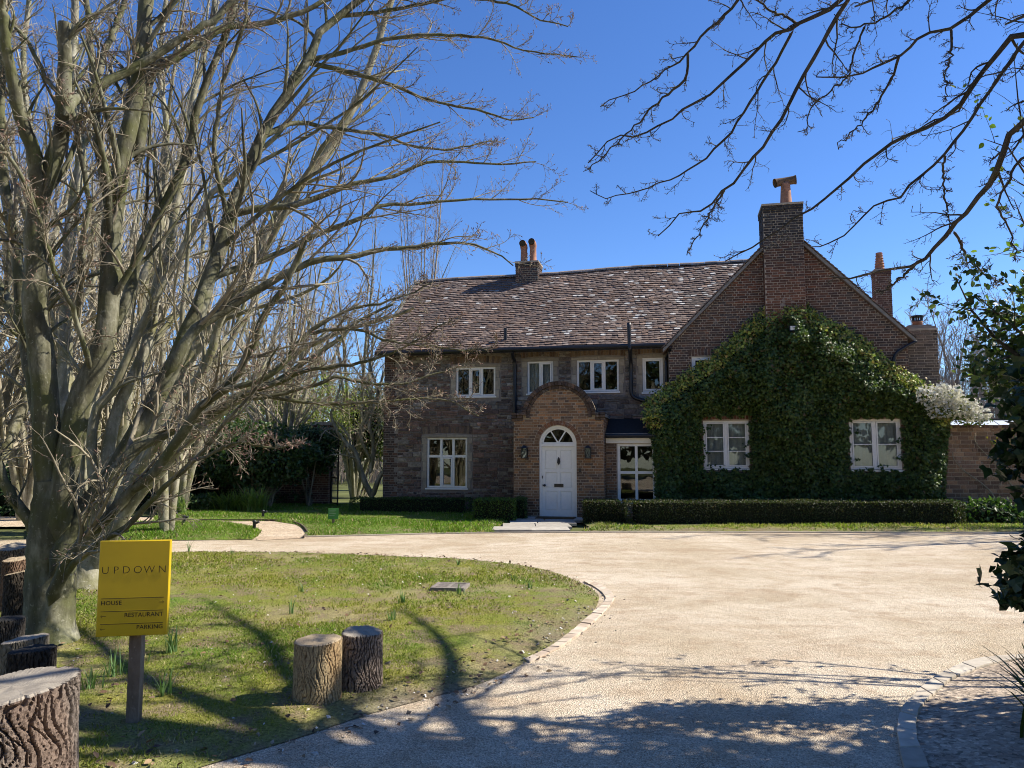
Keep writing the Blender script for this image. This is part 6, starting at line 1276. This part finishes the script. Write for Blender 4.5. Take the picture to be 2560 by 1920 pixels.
# yellow sign
MT['yellow'] = plain('yellow_paint', (.54, .37, .008), .42, .4, .05, 5, .03); MT['ink'] = plain('dark_lettering', (.02, .017, .015), .6, .2)
sg = tag(empty('direction_sign', (-2.245, 4.70, 0), math.radians(10)), 'yellow painted direction sign on a wooden post at lawn edge', 'sign')
PWD, PZ0, PZ1, PY = .392, .55, 1.10, -.06
m = MB(); m.add(*(lambda x0, x1, y0, y1, z0, z1, g=.004: ([(x0 + g, y0, z0 + g), (x1 - g, y0, z0 + g), (x1 - g, y0, z1 - g), (x0 + g, y0, z1 - g), (x0, y0 + g, z0), (x1, y0 + g, z0), (x1, y0 + g, z1), (x0, y0 + g, z1), (x0, y1, z0), (x1, y1, z0), (x1, y1, z1), (x0, y1, z1)], [(0, 1, 2, 3), (0, 4, 5, 1), (1, 5, 6, 2), (2, 6, 7, 3), (3, 7, 4, 0), (4, 8, 9, 5), (5, 9, 10, 6), (6, 10, 11, 7), (7, 11, 8, 4), (11, 10, 9, 8)]))(-PWD / 2, PWD / 2, PY - .012, PY + .022, PZ0, PZ1)); m.obj('panel', MT['yellow'], sg)
m = MB(); pw = .033
pv_ = [(-pw, -.035), (pw, -.035), (pw, .05), (-pw, .05)]; m.add([(x + .012, y, z) for z in (-.05, 1.0) for x, y in pv_], BOXF); MT['post'] = bark_mat('grey_post_wood', (.10, .075, .05), (.21, .16, .115), (.31, .255, .195), (.16, .125, .085), .2); m.obj('post', MT['post'], sg)
def text(body, x, z, size, align='CENTER', parent=sg, mat='ink', y=None, off=0.0, sp=1.0, name='lettering'):
    c = bpy.data.curves.new(name, 'FONT'); c.body = body; c.size = size; c.align_x = align; c.extrude = .0006; c.offset = off; c.space_character = sp; c.materials.append(MT[mat]); c.resolution_u = 4
    o = bpy.data.objects.new(name, c); COL.objects.link(o); o.parent = parent; o.rotation_euler = (math.pi / 2, 0, 0); o.location = (x, (PY - .0135) if y is None else y, z)
    bpy.context.view_layer.update(); me = bpy.data.meshes.new_from_object(o.evaluated_get(bpy.context.evaluated_depsgraph_get())); q = bpy.data.objects.new(name, me); COL.objects.link(q); q.parent = parent; q.rotation_euler = o.rotation_euler; q.location = o.location; bpy.data.objects.remove(o); return q
px = lambda q: -PWD / 2 + PWD * (q - 550) / 418; pz = lambda f: PZ1 - (PZ1 - PZ0) * f
for ch, q in zip('UPDOWN', (590, 652, 712, 780, 848, 925)): text(ch, px(q), pz(.345), .062, off=-.0012)
text('HOUSE', px(572), pz(.672), .0345, 'LEFT', sp=1.06); text('RESTAURANT', px(943), pz(.802), .0345, 'RIGHT', sp=1.02); text('PARKING', px(943), pz(.932), .0345, 'RIGHT', sp=1.02)
for f in (.605, .74, .872): m = MB(); m.box(px(574), px(942), PY - .0145, PY - .0118, pz(f) - .0012, pz(f) + .0012); m.obj('rule_line', MT['ink'], sg)
for q, f, s in ((928, .655, 1), (590, .79, -1), (590, .92, -1)):
    m = MB(); x, z, y0, y1 = px(q), pz(f), PY - .0143, PY - .0118; m.box(x - .014, x + .014, y0, y1, z - .001, z + .001)
    for k in (-1, 1): m.add([(x + s * .014, yy, z + k * .001) if j == 0 else (x + s * .006, yy, z + k * .008 + j2) for yy in (y0, y1) for j, j2 in ((0, 0), (1, .001), (1, -.001))], [(0, 1, 2), (5, 4, 3), (0, 3, 4, 1), (1, 4, 5, 2), (2, 5, 3, 0)])
    m.obj('arrow', MT['ink'], sg)
# small green signs, path lights, drain cover
for lab, b, Y, sc in (('small green notice on a short post on the lawn', gd(719.5, 1136), 0, 1.0), ('small green notice in the shade near the iron gate', gd(643, 1092), 0, .9)):
    g = tag(empty('notice_sign', b, math.radians(10)), lab, 'sign', 'green garden notices'); h = .40 * sc
    MB().box(-.035, .035, .0, .05, -.03, h * .45).obj('post', MT['post'], g); MB().box(-.115 * sc, .115 * sc, -.03, -.004, h * .40, h).obj('panel', MT['green'], g)
    for k in range(4): MB().box(-.09 * sc, (.06 - .03 * (k % 2)) * sc, -.0335, -.0305, h * (.9 - .1 * k) - .004, h * (.9 - .1 * k) + .004).obj('text_line', plain('pale_print', (.35, .42, .3), .7) if (k == 0 and sc == 1.0) else bpy.data.materials['pale_print'], g)
for lab, x, y in (('stubby black path light at the left end of path', 374, 1125), ('stubby black path light on the grass strip behind the sign', 397, 1135), ('stubby black path light at the corner of the golden path', 549, 1148), ('stubby black path light on the lawn beyond the path', 568, 1122)):
    b = gd(x, y); L = tag(empty('path_light', b), lab, 'light', 'black path lights'); m = MB(); m.tube([(0, 0, -.03), (0, 0, .20)], .035, 12); m.obj('body', MT['black'], L); m = MB(); m.tube([(0, 0, .2), (0, 0, .215), (0, 0, .235)], [.045, .045, .03], 12); m.tube([(.03, 0, .17), (.10, -.02, .205)], [.018, .028], 8); m.obj('head', MT['black'], L)
dc = tag(empty('drain_cover', gd(973, 1276) + np.array((0, 0, .052)), math.radians(-8)), 'square grey drain cover set in the lawn', 'drain cover'); dmat = tinted('cast_cover', .85, 30, .4, .5)
m = MB()
for x0, x1, y0, y1 in ((-.2, -.16, -.2, .2), (.16, .2, -.2, .2), (-.16, .16, -.2, -.16), (-.16, .16, .16, .2)): m.box(x0, x1, y0, y1, -.03, .014, (.22, .19, .165))
m.box(-.16, .16, -.16, .16, -.03, -.012, (.03, .03, .03)); m.obj('frame', dmat, dc)
for k in range(6): m = MB(); m.box(-.155, .155, -.15 + k * .052, -.118 + k * .052, -.012, .01, (.24, .21, .18)); m.obj('bar', dmat, dc)
m = MB(); m.box(-.02, .02, -.155, .155, .0102, .013, (.2, .18, .15)); m.obj('bar', dmat, dc)
# daffodil tufts
DF = [(.11, .19, .07), (.14, .22, .08), (.09, .16, .05)]
TU = [('daffodil tuft on the far edge of lawn behind the sign', 410, 1196, 16, .2), ('daffodil tuft on the far lawn edge, middle of island', 500, 1200, 10, .12), ('wide daffodil tuft on lawn, left of drain cover', 870, 1310, 18, .14), ('daffodil tuft just in front of the drain cover', 995, 1292, 9, .16), ('daffodil tuft between drain cover and drive', 1110, 1262, 14, .13), ('small daffodil tuft close to the lawn tip', 1145, 1280, 10, .12), ('daffodil tuft on lawn above the drain cover', 990, 1225, 14, .12), ('large daffodil tuft right of the sign post', 368, 1415, 26, .19), ('daffodil tuft low on the lawn right of the sign post', 352, 1515, 16, .2), ('pale daffodil tuft beside the big corner log', 195, 1500, 16, .16), ('daffodil tuft between corner log and sign post', 245, 1470, 14, .2), ('broad daffodil tuft on lawn behind the log pair', 848, 1352, 22, .14), ('thin daffodil tuft left of the log pair', 630, 1330, 9, .16), ('daffodil tuft near the middle of the lawn island', 650, 1285, 8, .14), ('daffodil tuft under the sign panel', 300, 1440, 10, .17)]
for k, (lab, x, y, n, h) in enumerate(TU): strap_clump(lab, gd(x, y) + np.array((0, 0, .035)), n, h, DF, 200 + k, .55, .011, 'daffodil_tuft', 'plant', 'daffodil tufts in the lawn')
strap_clump('dark strappy plant in the lower right corner', (3.05, 4.35, .05), 190, .5, [(.035, .06, .015), (.05, .085, .02), (.08, .11, .03)], 301, .9, .028)
# litter and pebbles
r = np.random.default_rng(61); n = 11000; x, y = r.uniform(-6, 3.5, n), r.uniform(3.4, 13, n); d = dist_edge(ISL, x, y); ins = inside(ISL, x, y)
k = (ins & (r.uniform(size=n) < np.where(d < .45, .55, .14))) | (~ins & (d < .3) & (r.uniform(size=n) < .35) & (x < .3)); x, y = x[k], y[k]; n = len(x); pos = np.column_stack((x, y, np.where(inside(ISL, x, y), zi(x, y, dist_edge(ISL, x, y)) + .018, .006)))
V, F, T = scatter('oval', pos, rv(r, n) * np.array((1, 1, .2)), rv(r, n) * .5 + UP, r.uniform(.02, .055, n), palette(r, n, [(.17, .10, .055), (.11, .065, .04), (.26, .18, .10), (.06, .04, .03)], .3)); tag(ob('leaf_litter', mesh_np('leaf_litter', V, [F], T), MT['dead']), 'scattered brown fallen leaves on the lawn and its edge', 'leaves', kind='stuff')
n = 15000; x, y = r.uniform(-4, 3.5, n), r.uniform(3.4, 12.9, n); d = dist_edge(ISL, x, y); ins = inside(ISL, x, y); k = ((d < .38) & (r.uniform(size=n) < .5 * np.exp(-(d / .2) ** 2)) & (y < 9)) | (ins & (r.uniform(size=n) < .035)) | (inside(BED, x, y) & (r.uniform(size=n) < .4)); x, y, ins = x[k], y[k], ins[k]; n = len(x)
sz = r.uniform(.005, .021, n) * np.where(r.uniform(size=n) < .05, 1.5, 1); pos = np.column_stack((x, y, np.where(ins, zi(x, y, dist_edge(ISL, x, y)) + .01, .008) - sz * .4)); V, F, T = scatter('bud', pos, rv(r, n) * np.array((1, 1, .3)), rv(r, n), sz * 2, palette(r, n, [(.50, .46, .40), (.36, .31, .25), (.62, .60, .56), (.25, .21, .17)], .25), r.uniform(2.2, 3.4, n)); tag(ob('pebbles', mesh_np('pebbles', V, [F], T), MT['dress']), 'small pale pebbles along the lawn edge and bed', 'pebbles', kind='stuff')
n = 2600; x, y = r.uniform(-9, 1, n), r.uniform(8.5, 24, n); k = (inside(ISL, x, y) & (y < 13)) | inside(LC, x, y) | inside(LB, x, y); k &= r.uniform(size=n) < .4 + .4 * fnoise(x, y, 2, 5); x, y = x[k], y[k]; n = len(x)
V, F, T = scatter('diamond', np.column_stack((x, y, np.full(n, .085))), rv(r, n) * np.array((1, 1, .2)), rv(r, n) * .3 + UP, r.uniform(.014, .028, n), palette(r, n, [(.75, .74, .68)], .15), 1.4); tag(ob('daisies', mesh_np('daisies', V, [F], T), MT['petal']), 'tiny white daisies sprinkled over the lawns', 'flowers', kind='stuff')
